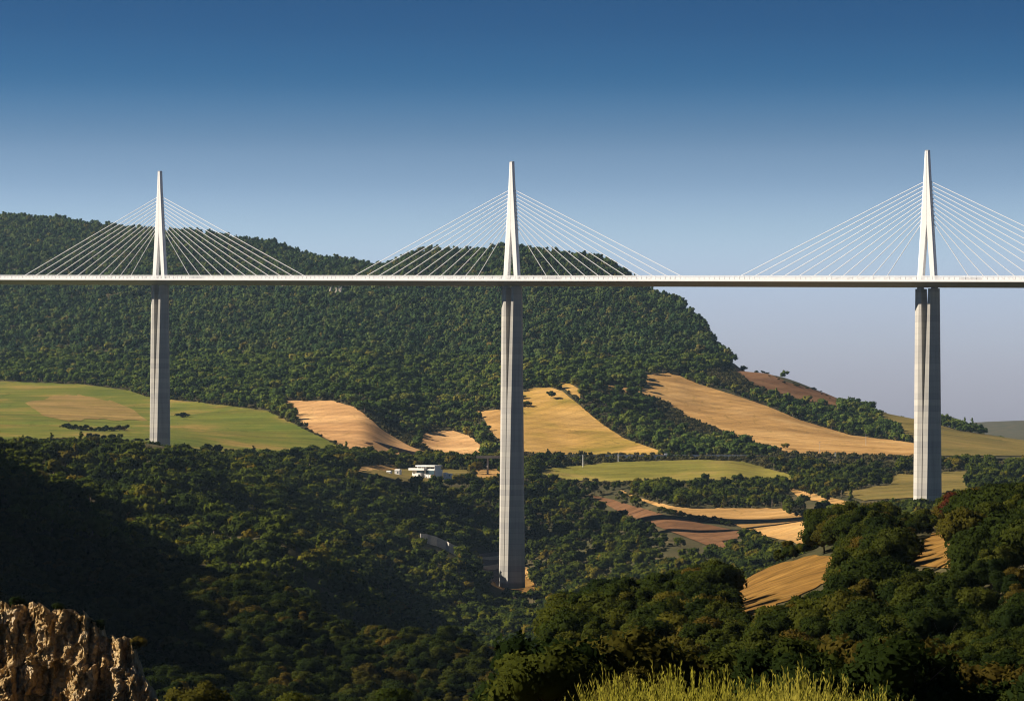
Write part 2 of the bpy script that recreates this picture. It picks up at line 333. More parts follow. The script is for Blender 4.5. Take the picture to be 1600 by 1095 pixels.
def ground(x, y):
    """terrain height in world z at arrays x, y"""
    x = np.atleast_1d(np.asarray(x, float)); y = np.atleast_1d(np.asarray(y, float))
    u = x / y * F + U0
    i = np.clip(np.searchsorted(UC, u) - 1, 0, len(UC) - 2); j = np.clip(np.searchsorted(ZR, y) - 1, 0, len(ZR) - 2)
    a = np.clip((u - UC[i]) / (UC[i + 1] - UC[i]), 0, 1); b = np.clip((y - ZR[j]) / (ZR[j + 1] - ZR[j]), 0, 1)
    h = (HG[i, j] * (1 - a) + HG[i + 1, j] * a) * (1 - b) + (HG[i, j + 1] * (1 - a) + HG[i + 1, j + 1] * a) * b
    return h + CAMZ
def gz(x, y): return float(ground(x, y)[0])
def spot(u, v, zmin=2000, zmax=6000):
    """where the sight line through photo point (u, v) meets the terrain beyond zmin"""
    zz = np.arange(zmin, zmax, 2.0)
    h = ground((u - U0) / F * zz, zz) - CAMZ
    vv = VH - F * h / zz
    k = np.argmax(vv <= v) if np.any(vv <= v) else int(np.argmin(vv))
    return (float((u - U0) / F * zz[k]), float(zz[k]))
def px(x, y, z): return (U0 + F * x / y, VH - F * (z - CAMZ) / y)

nu, nz = len(UC), len(ZR)
V = np.stack([XX, YY, HG + CAMZ], -1).reshape(-1, 3)
ii, jj = np.meshgrid(np.arange(nu - 1), np.arange(nz - 1), indexing='ij')
q = (ii * nz + jj).ravel()
terrain = link('terrain', mesh_from('terrain', V, np.stack([q, q + nz, q + nz + 1, q + 1], -1), M['ground'], smooth=True))
tag(terrain, 'rolling valley ground under woods and fields', kind='structure')

# ------------------------------------------------------------------ fields: sheets draped on the terrain
OPEN = []       # outlines in photo coordinates kept free of woodland, with their nearest distance
def inside(poly, u, v):
    p = np.asarray(poly, float); r = np.zeros(np.shape(u), bool); j = len(p) - 1
    for i in range(len(p)):
        c = ((p[i, 1] > v) != (p[j, 1] > v))
        with np.errstate(divide='ignore', invalid='ignore'):
            r ^= c & (u < (p[j, 0] - p[i, 0]) * (v - p[i, 1]) / (p[j, 1] - p[i, 1]) + p[i, 0])
        j = i
    return r
def densify(poly, step):
    out = []
    for a, b in zip(poly, poly[1:] + poly[:1]):
        n = max(1, int(math.hypot(b[0] - a[0], b[1] - a[1]) / step))
        for k in range(n): out.append((a[0] + (b[0] - a[0]) * k / n, a[1] + (b[1] - a[1]) * k / n))
    return out
def field(name, label, poly, mat, zmin=2000, zmax=4200, lift=.75, grid=5.5, wob=2.2, openit=True):
    if openit: OPEN.append((poly, zmin, zmax))
    ring = []
    for u, v in densify(poly, 7):
        w = wob * float(vnoise(np.array([u / 9.0]), np.array([v / 5.0]), 77)[0])
        ring.append(Vector(spot(u + w, v + w * .5, zmin, zmax)))
    clean = [ring[0]]
    for p in ring[1:]:
        if (p - clean[-1]).length > 1.0: clean.append(p)
    n = len(clean)
    arr = np.array([(p.x, p.y) for p in clean])
    lo, hi = arr.min(0), arr.max(0)
    gx, gy = np.meshgrid(np.arange(lo[0], hi[0], grid), np.arange(lo[1], hi[1], grid))
    gx, gy = gx.ravel(), gy.ravel(); k = inside(arr, gx, gy)
    pts = clean + [Vector((a, b)) for a, b in zip(gx[k], gy[k])]
    vo, _, fo, *_r = delaunay_2d_cdt(pts, [(i, (i + 1) % n) for i in range(n)], [], 1, 0.05)
    vx = np.array([(p.x, p.y) for p in vo])
    vz = ground(vx[:, 0], vx[:, 1]) + lift
    faces = []
    for f_ in fo:
        a, b, c = [vx[i] for i in f_[:3]]
        faces.append(tuple(f_) if (b[0] - a[0]) * (c[1] - a[1]) - (b[1] - a[1]) * (c[0] - a[0]) > 0 else tuple(reversed(f_)))
    o = link(name, mesh_from(name, np.column_stack([vx, vz]), faces, mat, smooth=True))
    return tag(o, label, kind='structure')

FM = dict(
 green=field_mat('field_green', (.090, .118, .018), (.135, .142, .024), (.25, .175, .050), .35),
 orange=field_mat('field_stubble', (.42, .235, .100), (.51, .300, .132), (.58, .360, .165), -.5),
 tan=field_mat('field_tan', (.30, .175, .060), (.42, .250, .092), (.52, .330, .135), -.4),
 yellow=field_mat('field_yellow', (.25, .190, .035), (.42, .258, .072), (.48, .300, .10), -.45),
 meadow=field_mat('field_meadow', (.150, .150, .028), (.195, .175, .036), (.29, .215, .065), .1),
 brown=field_mat('field_ploughed', (.115, .060, .030), (.155, .080, .040), (.20, .110, .056), -.6, .09),
 olive=field_mat('field_olive', (.125, .105, .030), (.165, .130, .038), (.21, .155, .050), .2),
 dry=field_mat('dry_grass', (.125, .068, .018), (.19, .105, .027), (.25, .145, .042), .6, .6, .12))
field('green_field', 'wide green field with tan bare patch behind the left pier',
      [(-60, 594), (40, 598), (130, 601), (200, 611), (232, 621), (330, 632), (415, 642), (445, 656), (480, 674), (540, 703), (470, 709), (420, 713), (330, 712), (266, 708), (200, 702), (40, 695), (-60, 695)], FM['green'])
FM['patch'] = field_mat('field_bare', (.17, .135, .035), (.24, .165, .055), (.29, .195, .072), .35)
field('bare_patch', 'tan thin-grown patch in the green field left of the left pier', [(42, 632), (70, 621), (120, 619), (170, 626), (205, 640), (226, 656), (190, 660), (150, 655), (110, 661), (70, 652)], FM['patch'], lift=1.15, wob=6, openit=False)
field('stubble_field', 'orange stubble field sloping beside the green field',
      [(438, 626), (480, 628), (515, 626), (556, 638), (577, 654), (600, 675), (640, 698), (692, 716), (620, 713), (548, 705), (490, 676), (460, 655), (466, 642)], FM['orange'])
field('stubble_field', 'small orange stubble field left of the central pier',
      [(664, 678), (700, 672), (735, 682), (752, 698), (753, 716), (725, 714), (700, 714), (672, 702), (652, 690)], FM['orange'])
field('stubble_field', 'orange field sliver running behind the central pier',
      [(742, 643), (790, 640), (812, 650), (812, 700), (785, 692), (768, 678), (757, 655)], FM['tan'])
field('yellow_field', 'yellow grass field right of the central pier',
      [(806, 616), (830, 608), (860, 606), (880, 613), (905, 634), (940, 663), (975, 686), (1048, 711), (1000, 712), (900, 711), (806, 710)], FM['yellow'])
field('yellow_field', 'narrow pale clearing above the central grove',
      [(866, 598), (892, 601), (910, 612), (906, 628), (888, 612)], FM['yellow'])
field('tan_field', 'long tan hillside field below the dark scrub belt',
      [(922, 600), (960, 603), (1000, 612), (1012, 600), (1004, 587), (1050, 583), (1092, 601), (1150, 619), (1200, 636), (1250, 657), (1330, 681), (1440, 694), (1440, 716), (1340, 713), (1230, 708), (1195, 697), (1160, 687), (1110, 668), (1070, 652), (1045, 632), (1000, 618), (940, 606)], FM['tan'])
field('ploughed_field', 'reddish brown ploughed field under the ridge line',
      [(1140, 566), (1165, 568), (1230, 598), (1322, 624), (1308, 635), (1230, 622), (1175, 601), (1147, 580)], FM['brown'])
field('olive_field', 'olive pasture on the far right slope behind the pier',
      [(1358, 638), (1430, 654), (1500, 674), (1660, 694), (1660, 712), (1470, 713), (1432, 692), (1400, 668)], FM['olive'], zmax=3600)
field('meadow', 'bright green meadow on the terrace below the road',
      [(836, 744), (852, 733), (960, 723), (1090, 719), (1160, 722), (1240, 744), (1243, 751), (1150, 752), (1060, 754), (960, 755), (880, 751)], FM['meadow'], zmax=2745)
field('ploughed_field', 'brown ploughed field sloping into the gorge',
      [(920, 774), (960, 783), (1040, 806), (1100, 820), (1166, 833), (1155, 842), (1128, 846), (1136, 858), (1110, 855), (1060, 836), (1000, 814), (960, 797)], FM['brown'], zmin=1880)
field('tan_field', 'pale tan field above the brown ploughed field',
      [(968, 766), (1000, 780), (1060, 794), (1150, 795), (1220, 795), (1272, 815), (1300, 845), (1280, 875), (1240, 848), (1180, 836), (1130, 812), (1060, 803), (985, 778)], FM['tan'], zmin=1880)
field('tan_field', 'tan strip between the round bushes at right',
      [(1228, 762), (1270, 772), (1330, 786), (1318, 793), (1250, 779)], FM['tan'], zmin=1880)
field('olive_field', 'olive field left of the right pier',
      [(1306, 770), (1345, 766), (1392, 758), (1396, 741), (1440, 743), (1512, 735), (1512, 765), (1440, 778), (1350, 783)], FM['olive'], zmin=1950)
field('tan_field', 'small tan plot beside the road pillar',
      [(740, 736), (775, 733), (790, 745), (770, 752), (745, 745)], FM['tan'])
field('tan_field', 'thin tan strip behind the white buildings',
      [(548, 731), (615, 726), (622, 735), (560, 738)], FM['tan'])
field('dry_slope', 'golden dry grass clearing on the near right hillside',
      [(1146, 926), (1165, 905), (1200, 886), (1272, 868), (1302, 872), (1292, 912), (1250, 932), (1215, 945), (1190, 962), (1158, 958)], FM['dry'], zmin=250, zmax=560, lift=.15, grid=3.0, wob=2.5)
field('dry_slope', 'golden dry grass patch between dark trees at right',
      [(1400, 886), (1440, 850), (1474, 822), (1496, 845), (1494, 890), (1440, 886)], FM['dry'], zmin=250, zmax=560, lift=.15, grid=3.0, wob=2.5)
M['earth'] = plain('bare_earth', (.17, .115, .08), .95, .3, .15)
field('earth_bank', 'bare brown earth bank beside the central pier foot',
      [(738, 868), (790, 862), (800, 905), (790, 921), (772, 915), (752, 892)], M['earth'], zmin=2060, grid=5)
field('earth_bank', 'sunlit orange earth slab right of the pier foot',
      [(812, 888), (828, 889), (832, 900), (822, 912), (808, 912)], FM['tan'], zmin=2060, grid=4)
field('terrace_yard', 'dry yard around the white buildings', [(562, 736), (640, 733), (735, 735), (738, 748), (690, 753), (640, 755), (600, 750), (566, 745)], FM['olive'], zmin=2300, zmax=2600, grid=5)
field('pier_yard', 'dry trodden ground round the central pier foot', [(764, 912), (785, 904), (812, 900), (834, 908), (838, 922), (822, 931), (790, 928)], FM['dry'], zmin=2000, zmax=2180, grid=5)
OPEN.append(([(652, 842), (690, 850), (718, 864), (718, 874), (690, 862), (652, 854)], 2050, 2400))
OPEN.append(([(765, 905), (830, 905), (835, 935), (765, 935)], 2030, 2140))

# ------------------------------------------------------------------ the viaduct
PL, PC, PR = Vector((-284.2, 2284)), Vector((0, 2089)), Vector((278.2, 1894))
def path(t): return PC + (PR - PL) * (t / 2) + (PR + PL - 2 * PC) * (t * t / 2)
def tang(t): return ((PR - PL) / 2 + (PR + PL - 2 * PC) * t).normalized()
def deck_z(t): return CAMZ + 103.5 - 10.2 * t
BASE = Vector((PC.x, PC.y, CAMZ - 126))
via = link('cable_stayed_viaduct', None, loc=BASE)
tag(via, 'tall white cable-stayed motorway viaduct crossing the whole valley', 'viaduct')
def deck_pt(t, lat, up):
    """point beside the deck axis: lat metres towards the camera side, up metres above the roadway"""
    p, d = path(t), tang(t); n = Vector((d.y, -d.x))
    return Vector((p.x + n.x * lat, p.y + n.y * lat, deck_z(t) + up)) - BASE
TS = np.linspace(-2.1, 2.1, 127)
def sweep(name, profile, mat, parent, cap=True):
    m = MB(); m.loft([[deck_pt(t, a, b) for a, b in profile] for t in TS], cap); return m.build(name, mat, parent)
deck = sweep('deck', [(14.2, 0), (15.9, -.5), (16.0, -1.1), (13.6, -1.9), (5.0, -4.2), (-5.0, -4.2), (-13.6, -1.9), (-16.0, -1.1), (-15.9, -.5), (-14.2, 0)], M['deck_grey'], via)
for s in (1, -1):
    r = sweep('carriageway', [(13.4 * s, .02), (2.6 * s, .02), (2.6 * s, .10), (13.4 * s, .10)][::s], M['asphalt'], deck)
    sweep('edge_beam', [(15.3 * s, .0), (15.3 * s, .42), (15.97 * s, .42), (15.97 * s, -.9), (15.9 * s, -.9)][::s], M['screen'], deck)
    for k in range(5):
        sweep('wind_screen_slat', [(15.62 * s, .62 + k * .5), (15.62 * s, .96 + k * .5), (15.70 * s, .96 + k * .5), (15.70 * s, .62 + k * .5)][::s], M['screen'], deck)
    pm = MB()
    for q_ in np.arange(-2.08, 2.08, 4.05 / 342):
        a, b = deck_pt(q_, 15.8 * s, .4), deck_pt(q_, 15.55 * s, 3.15)
        pm.tube(a, b, .18, .14, 4)
    tag(pm.build('wind_screen_posts', M['screen'], deck), kind='stuff')

def lerp(a, b, t): return a + (b - a) * t
def pier_sec(D):
    k = D / 225.0
    g = lerp(2.6, .3, min(1, D / 90)); Uo = lerp(8.8, 10.2, k)
    a = lerp(4.45, 6.8, k); b = lerp(3.6, 8.5, k); d = lerp(1.25, 4.6, k)
    return g, Uo, Uo - g - a, b + d / 2, d
def half_ring(D, s, z):
    g, Uo, w, T, d = pier_sec(D)
    pts = [(g, -T), (g + w, -T), (Uo, -d / 2), (Uo, d / 2), (g + w, T), (g, T)]
    if s < 0: pts = [(-x, y) for x, y in reversed(pts)]
    return [(x, y, z) for x, y in pts]
def shaft_ring(D, z):
    g, Uo, w, T, d = pier_sec(D); e = T - 1.3
    pts = [(Uo, -d / 2), (Uo, d / 2), (g + w, T), (g, T), (g, e), (-g, e), (-g, T), (-g - w, T), (-Uo, d / 2), (-Uo, -d / 2),
           (-g - w, -T), (-g, -T), (-g, -e), (g, -e), (g, -T), (g + w, -T)]
    return [(x, y, z) for x, y in pts]
for t, foot in ((-1, -30.0), (0, -127.0), (1, -66.0)):
    p, d = path(t), tang(t); rz = math.atan2(d.y, d.x)
    under = deck_z(t) - 4.2
    H = under - (CAMZ + foot)                       # pier height, foot to deck soffit
    loc = Vector((p.x, p.y, CAMZ + foot)) - BASE
    m = MB(); m.loft([shaft_ring(D, H - D) for D in np.linspace(H, 90, 12)])
    pier = m.build('pier', M['concrete'], via, loc, rz)
    for s in (-1, 1):
        m = MB(); m.loft([half_ring(D, s, H - D) for D in np.linspace(89.98, .9, 16)])
        m.build('column', M['concrete'], pier)
        m = MB(); m.box((s * 5.2, 0, H - .45), (3.2, 4.0, .9)); m.build('bearing', M['steel'], pier)
    # mast: two legs leaning together, a thin core between them, a cap
    mz = deck_z(t) - BASE.z
    m = MB(); m.loft([[(-.5, -.9, z), (.5, -.9, z), (.5, .9, z), (-.5, .9, z)] for z in (36.5, 86.6)])
    mast = m.build('mast', M['mast_white'], via, (p.x - BASE.x, p.y - BASE.y, mz), rz)
    for s in (-1, 1):
        rings = []
        for z in np.linspace(.1, 87, 24):
            Uo = lerp(7.1, 1.4, z / 87); g = max(.10, lerp(3.1, .10, z / 38)); h = lerp(1.85, 1.5, z / 87); c = min(.8, (Uo - g) * .35)
            pts = [(g, -h), (Uo - c, -h), (Uo, -h + c * .9), (Uo, h - c * .9), (Uo - c, h), (g, h)]
            if s < 0: pts = [(-x, y) for x, y in reversed(pts)]
            rings.append([(x, y, z) for x, y in pts])
        m = MB(); m.loft(rings); m.build('leg', M['mast_white'], mast)
    m = MB(); m.box((0, 0, 87.35), (2.5, 2.7, .5)); m.build('cap', M['steel'], mast)
    for side in (-1, 1):
        for k in range(11):
            za = 66.5 - k * 2.75; du = 153.5 - k * 12.05
            a = Vector((p.x, p.y, deck_z(t) + za)) - BASE
            dd = Vector((d.x, d.y, 0)); a += dd * side * (lerp(7.1, 1.4, za / 87) - .25)
            b = deck_pt(t + side * du / 342, 0, .2)
            m = MB(); m.tube(a, b, .22, .22, 6); m.build('stay_cable', M['cable'], via)

# ------------------------------------------------------------------ trees
def cards(seed, H, R, n_clump, n_card, size, base=.25, shape='round', core=True, flat=.6, leafy=.5):
    """a crown of leaf sprays on clumps: arrays of verts, faces, normals"""
    g = np.random.default_rng(seed)
    cz = H * (base + (1 - base) / 2); hz = H * (1 - base) / 2
    cs, rs = [], []
    for i in range(n_clump):
        if shape == 'cone':
            t = (i + .5) / n_clump; a = g.uniform(0, 6.283)
            rr = R * (1 - t) * g.uniform(.45, .75)
            cs.append((rr * math.cos(a), rr * math.sin(a), H * (base + (1 - base) * t * .93))); rs.append(R * (.22 + .3 * (1 - t)))
        else:
            v = g.normal(size=3); v /= np.linalg.norm(v)
            if v[2] < -.55: v[2] *= -.6
            k = g.uniform(.48, .80)
            cs.append((v[0] * R * k, v[1] * R * k, cz + v[2] * hz * k)); rs.append(R * g.uniform(.22, .48))
    cs, rs = np.array(cs), np.array(rs)
    wt = rs**2 / np.sum(rs**2)
    ci = g.choice(n_clump, n_card, p=wt)
    d = g.normal(size=(n_card, 3)); d /= np.linalg.norm(d, axis=1)[:, None]
    d[:, 2] = np.where(d[:, 2] < -.35, -d[:, 2] * .8, d[:, 2]); d /= np.linalg.norm(d, axis=1)[:, None]
    c = cs[ci] + d * (rs[ci] * g.uniform(.72, 1.12, n_card))[:, None] * np.array([1, 1, .85])
    out = c - np.array([0, 0, cz]); out /= np.linalg.norm(out, axis=1)[:, None] + 1e-6
    nrm = d * .75 + out * .45; nrm /= np.linalg.norm(nrm, axis=1)[:, None]
    fn = nrm + g.normal(size=(n_card, 3)) * flat; fn /= np.linalg.norm(fn, axis=1)[:, None]
    sgn = np.sign(np.sum(fn * nrm, 1)); fn *= np.where(sgn == 0, 1, sgn)[:, None]
    ref = g.normal(size=(n_card, 3)); t1 = np.cross(fn, ref); t1 /= np.linalg.norm(t1, axis=1)[:, None]; t2 = np.cross(fn, t1)
    s1 = (size * g.uniform(.6, 1.3, n_card))[:, None]; s2 = s1 * g.uniform(.45, .8, n_card)[:, None]
    k1, k2 = g.uniform(-.3, .3, (2, n_card, 1))
    vv = np.stack([c - t1 * s1, c - t2 * s2 + t1 * s1 * k1, c + t1 * s1, c + t2 * s2 + t1 * s1 * k2], 1).reshape(-1, 3)
    jn = nrm * (1.25 - leafy) + fn * leafy; jn /= np.linalg.norm(jn, axis=1)[:, None]
    nn = np.repeat(jn, 4, 0)
    ff = np.arange(n_card * 4).reshape(-1, 4)
    if core:       # the dense inside of the crown: one lumpy body per clump, hidden by the sprays
        P = np.array([(0, 0, 1), (.894, 0, .447), (.276, .851, .447), (-.724, .526, .447), (-.724, -.526, .447), (.276, -.851, .447),
                      (.724, .526, -.447), (-.276, .851, -.447), (-.894, 0, -.447), (-.276, -.851, -.447), (.724, -.526, -.447), (0, 0, -1)])
        FI = [(0, 1, 2), (0, 2, 3), (0, 3, 4), (0, 4, 5), (0, 5, 1), (1, 6, 2), (2, 7, 3), (3, 8, 4), (4, 9, 5), (5, 10, 1),
              (6, 7, 2), (7, 8, 3), (8, 9, 4), (9, 10, 5), (10, 6, 1), (11, 7, 6), (11, 8, 7), (11, 9, 8), (11, 10, 9), (11, 6, 10)]
        ext_v, ext_n, ext_f = [vv], [nn], ff.tolist(); b = len(vv)
        for k in range(n_clump):
            ext_v.append(cs[k] + P * rs[k] * .78 * g.uniform(.85, 1.1, (12, 1))); ext_n.append(P)
            ext_f += [tuple(b + i for i in t) for t in FI]; b += 12
        return np.concatenate(ext_v), ext_f, np.concatenate(ext_n)
    return vv, ff.tolist(), nn
def trunk_geo(H, R, r, seed=0, limbs=4):
    g = random.Random(seed); m = MB()
    m.tube((0, 0, -.6), (g.uniform(-.1, .1) * R, g.uniform(-.1, .1) * R, H * .5), r, r * .55, 7)
    for i in range(limbs):
        a = 6.283 * i / limbs + g.uniform(-.4, .4)
        m.tube((0, 0, H * g.uniform(.25, .4)), (math.cos(a) * R * .55, math.sin(a) * R * .55, H * g.uniform(.55, .75)), r * .45, r * .15, 5)
    return m
def crown_mesh(name, mat, *a, **k):
    v, f_, n = cards(*a, **k); return mesh_from(name, v, f_, mat, normals=n)

def proto_set(prefix, mat, specs):
    """unlinked prototypes for woodland that reads as one mass: crown and trunk in one mesh"""
    c = bpy.data.collections.new(prefix)
    for i, (H, R, ncl, nca, size, base, shape) in enumerate(specs):
        v, f_, n = cards(100 + i * 7 + len(prefix), H, R, ncl, nca, size, base, shape)
        t = trunk_geo(H, R, .22, i, 0)
        vv = np.concatenate([v, np.array([tuple(p) for p in t.v])]); ff = list(f_) + [tuple(len(v) + q_ for q_ in x) for x in t.f]
        nn = np.concatenate([n, np.tile([[.6, -.6, .5]], (len(t.v), 1))])
        me = mesh_from('%s_tree' % prefix, vv, ff, [mat, M['bark']], [0] * len(f_) + [1] * len(t.f), normals=nn)
        c.objects.link(bpy.data.objects.new('%s_tree_%02d' % (prefix, i), me))
    return c
def gn_scatter(name, pts, scales, rots, kinds, coll, label):
    me = bpy.data.meshes.new(name); me.from_pydata(pts.tolist(), [], []); 
    for nm, ty, arr in (('tree_scale', 'FLOAT', scales), ('tree_rot', 'FLOAT', rots), ('tree_kind', 'INT', kinds)):
        at = me.attributes.new(nm, ty, 'POINT'); at.data.foreach_set('value', arr)
    o = link(name, me)
    ng = bpy.data.node_groups.new(name, 'GeometryNodeTree')
    ng.interface.new_socket('Geometry', in_out='INPUT', socket_type='NodeSocketGeometry')
    ng.interface.new_socket('Geometry', in_out='OUTPUT', socket_type='NodeSocketGeometry')
    N, L = ng.nodes, ng.links
    gi, go = N.new('NodeGroupInput'), N.new('NodeGroupOutput')
    ip = N.new('GeometryNodeInstanceOnPoints'); ci = N.new('GeometryNodeCollectionInfo')
    ci.inputs['Collection'].default_value = coll; ci.inputs['Separate Children'].default_value = True; ci.inputs['Reset Children'].default_value = True
    def attr(nm, ty):
        a = N.new('GeometryNodeInputNamedAttribute'); a.data_type = ty; a.inputs['Name'].default_value = nm; return a.outputs['Attribute']
    cx = N.new('ShaderNodeCombineXYZ'); L.new(attr('tree_rot', 'FLOAT'), cx.inputs['Z'])
    L.new(gi.outputs[0], ip.inputs['Points']); L.new(ci.outputs[0], ip.inputs['Instance'])
    ip.inputs['Pick Instance'].default_value = True; L.new(attr('tree_kind', 'INT'), ip.inputs['Instance Index'])
    L.new(cx.outputs[0], ip.inputs['Rotation']); L.new(attr('tree_scale', 'FLOAT'), ip.inputs['Scale'])
    L.new(ip.outputs[0], go.inputs[0])
    md = o.modifiers.new('scatter', 'NODES'); md.node_group = ng
    return tag(o, label, kind='stuff')

def woodland(y0, y1, u0, u1, step, jit=.48, tall=True):
    """jittered points over the ground between two distances and two sight lines, clear of the open land"""
    xs0, xs1 = (u0 - U0) / F * y1, (u1 - U0) / F * y1
    gx, gy = np.meshgrid(np.arange(min(xs0, xs0 * y0 / y1), max(xs1, xs1 * y0 / y1), step), np.arange(y0, y1, step))
    x = (gx + rng.uniform(-jit, jit, gx.shape) * step).ravel(); y = (gy + rng.uniform(-jit, jit, gy.shape) * step).ravel()
    u = U0 + F * x / y; k = (u > u0) & (u < u1); x, y, u = x[k], y[k], u[k]
    z = ground(x, y); v = VH - F * (z - CAMZ) / y
    ok = np.ones(len(x), bool)
    for poly, zn, zx in OPEN:
        ok &= ~(inside(poly, u, v) & (y > zn - 30) & (y < zx + 60))
        for hh in (() if not tall else (2.5, 5.0, 8.0) if 1700 < zn < 1960 else (5.0,) if zn > 1000 else ()):       # nothing tall along the near edge of open land
            ok &= ~(inside(poly, u, v - hh * F / y) & (y > zn - 200) & (y < zx + 60))
    return x[ok], y[ok], z[ok], u[ok], v[ok]
def scatter(name, label, coll, n_kind, x, y, z, s0, s1):
    n = len(x)
    pts = np.stack([x, y, z - .3], -1)
    sc = np.clip(np.exp(rng.normal(0, .42, n)) * (s0 + s1) / 2 * (1 + .35 * fbm(x / 55, y / 55, 41)), s0 * .7, s1 * 1.25)
    return gn_scatter(name, pts, sc, rng.uniform(0, 6.283, n), rng.choice(n_kind, n, p=[.215, .215, .215, .215, .03, .11] if n_kind == 6 else None).astype(np.int32), coll, label)

far_specs = [(10.5, 4.8, 9, 150, .95, .1, 'round'), (7.8, 5.6, 10, 150, .95, .08, 'round'), (12.5, 4.2, 9, 150, .9, .1, 'round'),
             (9.5, 6.0, 11, 170, .95, .08, 'round'), (13, 3.2, 8, 90, .95, .08, 'cone'), (7, 4.4, 6, 90, 1.1, .05, 'round')]
mid_specs = [(10, 4.6, 9, 260, .80, .14, 'round'), (8.5, 5.0, 9, 260, .82, .1, 'round'), (11, 4.2, 9, 260, .76, .14, 'round'),
             (9, 5.2, 10, 280, .82, .1, 'round'), (12.5, 2.9, 10, 200, .66, .06, 'cone'), (6.5, 4.2, 7, 200, .78, .04, 'round')]
scrub_specs = [(2.6, 2.4, 6, 110, .45, .0, 'round'), (3.4, 2.2, 6, 110, .45, .0, 'round'), (2.0, 2.6, 6, 110, .42, .0, 'round')]
C_hill = proto_set('hill', M['leaf_hill'], far_specs)
C_low = proto_set('slope', M['leaf_low'], mid_specs)
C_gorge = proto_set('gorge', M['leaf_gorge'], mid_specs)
C_scrub = proto_set('scrub', M['leaf_scrub'], scrub_specs)

SCRUB = [[(575, 650), (600, 655), (640, 680), (668, 697), (655, 700), (632, 696), (600, 674)],
         [(1000, 612), (1060, 640), (1160, 690), (1100, 690), (1040, 665)],
         [(1090, 585), (1140, 575), (1180, 605), (1240, 625), (1160, 620)],
         [(1310, 740), (1390, 735), (1395, 757), (1310, 768)]]
x, y, z, u, v = woodland(2780, 5700, -160, 1760, 7.9)
thin = vnoise(x / 26, y / 26, 5) * .5 + .5
keep = rng.uniform(0, 1, len(x)) < np.where(y < 3200, .45 + .5 * thin, 1.0)
# pastures past the right-hand ridge and the crest's lee keep only odd trees
ridge = (u > 1180) & (v > 560)
keep &= ~(ridge & (y > 3550) & (rng.uniform(0, 1, len(x)) < .9))
glade = fbm(x / 70, y / 130, 71, 3)
keep &= (glade < .52) | (rng.uniform(0, 1, len(x)) < .25)      # stony glades
x, y, z, u, v = [a[keep] for a in (x, y, z, u, v)]
sc = np.zeros(len(x), bool)
for p in SCRUB: sc |= inside(p, u, v)
lowm = (v > 560 + 14 * fbm(u / 70, v * 0, 8)) & ~sc
him = ~lowm & ~sc
scatter('hillside_forest', 'dark continuous forest covering the big hill behind the viaduct', C_hill, 6, x[him], y[him], z[him], .45, 1.25)
scatter('lower_slope_wood', 'lighter green wood on the hill foot between the fields', C_low, 6, x[lowm], y[lowm], z[lowm], .42, 1.25)
x2, y2, z2, u2, v2 = woodland(2500, 3700, -100, 1450, 3.6, .48, False)
s2 = np.zeros(len(x2), bool)
for p in SCRUB: s2 |= inside(p, u2, v2)
s2 = rng.uniform(0, 1, len(x2)) < np.where(s2, .7, np.where(y2 < 3300, .30, .0))
scatter('hillside_scrub', 'low brownish scrub between the stubble fields and groves', C_scrub, 3, x2[s2], y2[s2], z2[s2], .7, 1.3)
x, y, z, u, v = woodland(1010, 2780, -160, 1760, 7.6)
xb, yb, zb_, ub, vb_ = woodland(700, 2000, -720, -160, 9.0)  # trees on the added hill out of view at left
x, y, z, u, v = [np.concatenate(q_) for q_ in ((x, xb), (y, yb), (z, zb_), (u, ub), (v, vb_))]
keep = ~((y > 2250) & (u < 560) & (v > 712) & (rng.uniform(0, 1, len(x)) < .3))
keep &= ~((u > 900) & (y > 1950) & (rng.uniform(0, 1, len(x)) < np.clip((fbm(x / 45, y / 70, 55) * .9 + .55), .12, .9)))
keep &= ~((np.abs(x * .82 - (y - 2089) * .57) < 13) & (np.abs(x * .57 + (y - 2089) * .82) < 16))
keep &= (y < 2735) & ~((y > 2685) & (u > 790))
x, y, z = x[keep], y[keep], z[keep]
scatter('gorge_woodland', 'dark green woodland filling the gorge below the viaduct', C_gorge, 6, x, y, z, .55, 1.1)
# rough grass and bushes on the open ground of the terraces
x, y, z, u, v = woodland(1950, 2760, 850, 1700, 6.0)
k = rng.uniform(0, 1, len(x)) < .35
scatter('terrace_scrub', 'low bushes dotted over the terraces right of the central pier', C_scrub, 3, x[k], y[k], z[k], .5, 1.1)

# ------------------------------------------------------------------ single trees
ONES = ['', 'first', 'second', 'third', 'fourth', 'fifth', 'sixth', 'seventh', 'eighth', 'ninth', 'tenth', 'eleventh', 'twelfth', 'thirteenth',
        'fourteenth', 'fifteenth', 'sixteenth', 'seventeenth', 'eighteenth', 'nineteenth']
TENS = {2: ('twentieth', 'twenty'), 3: ('thirtieth', 'thirty'), 4: ('fortieth', 'forty'), 5: ('fiftieth', 'fifty'), 6: ('sixtieth', 'sixty'), 7: ('seventieth', 'seventy'), 8: ('eightieth', 'eighty')}
def nth(n):
    if n < 20: return ONES[n]
    a, b = divmod(n, 10); return TENS[a][0] if b == 0 else TENS[a][1] + '-' + ONES[b]
def make_proto(seed, H, R, ncl, nca, size, base, mat, shape='round', r=.25, flat=.6, leafy=.5):
    return (crown_mesh('crown', mat, seed, H, R, ncl, nca, size, base, shape, flat=flat, leafy=leafy), mesh_from('trunk', *(lambda t: (t.v, t.f))(trunk_geo(H, R, r, seed)), M['bark'], smooth=True), H)
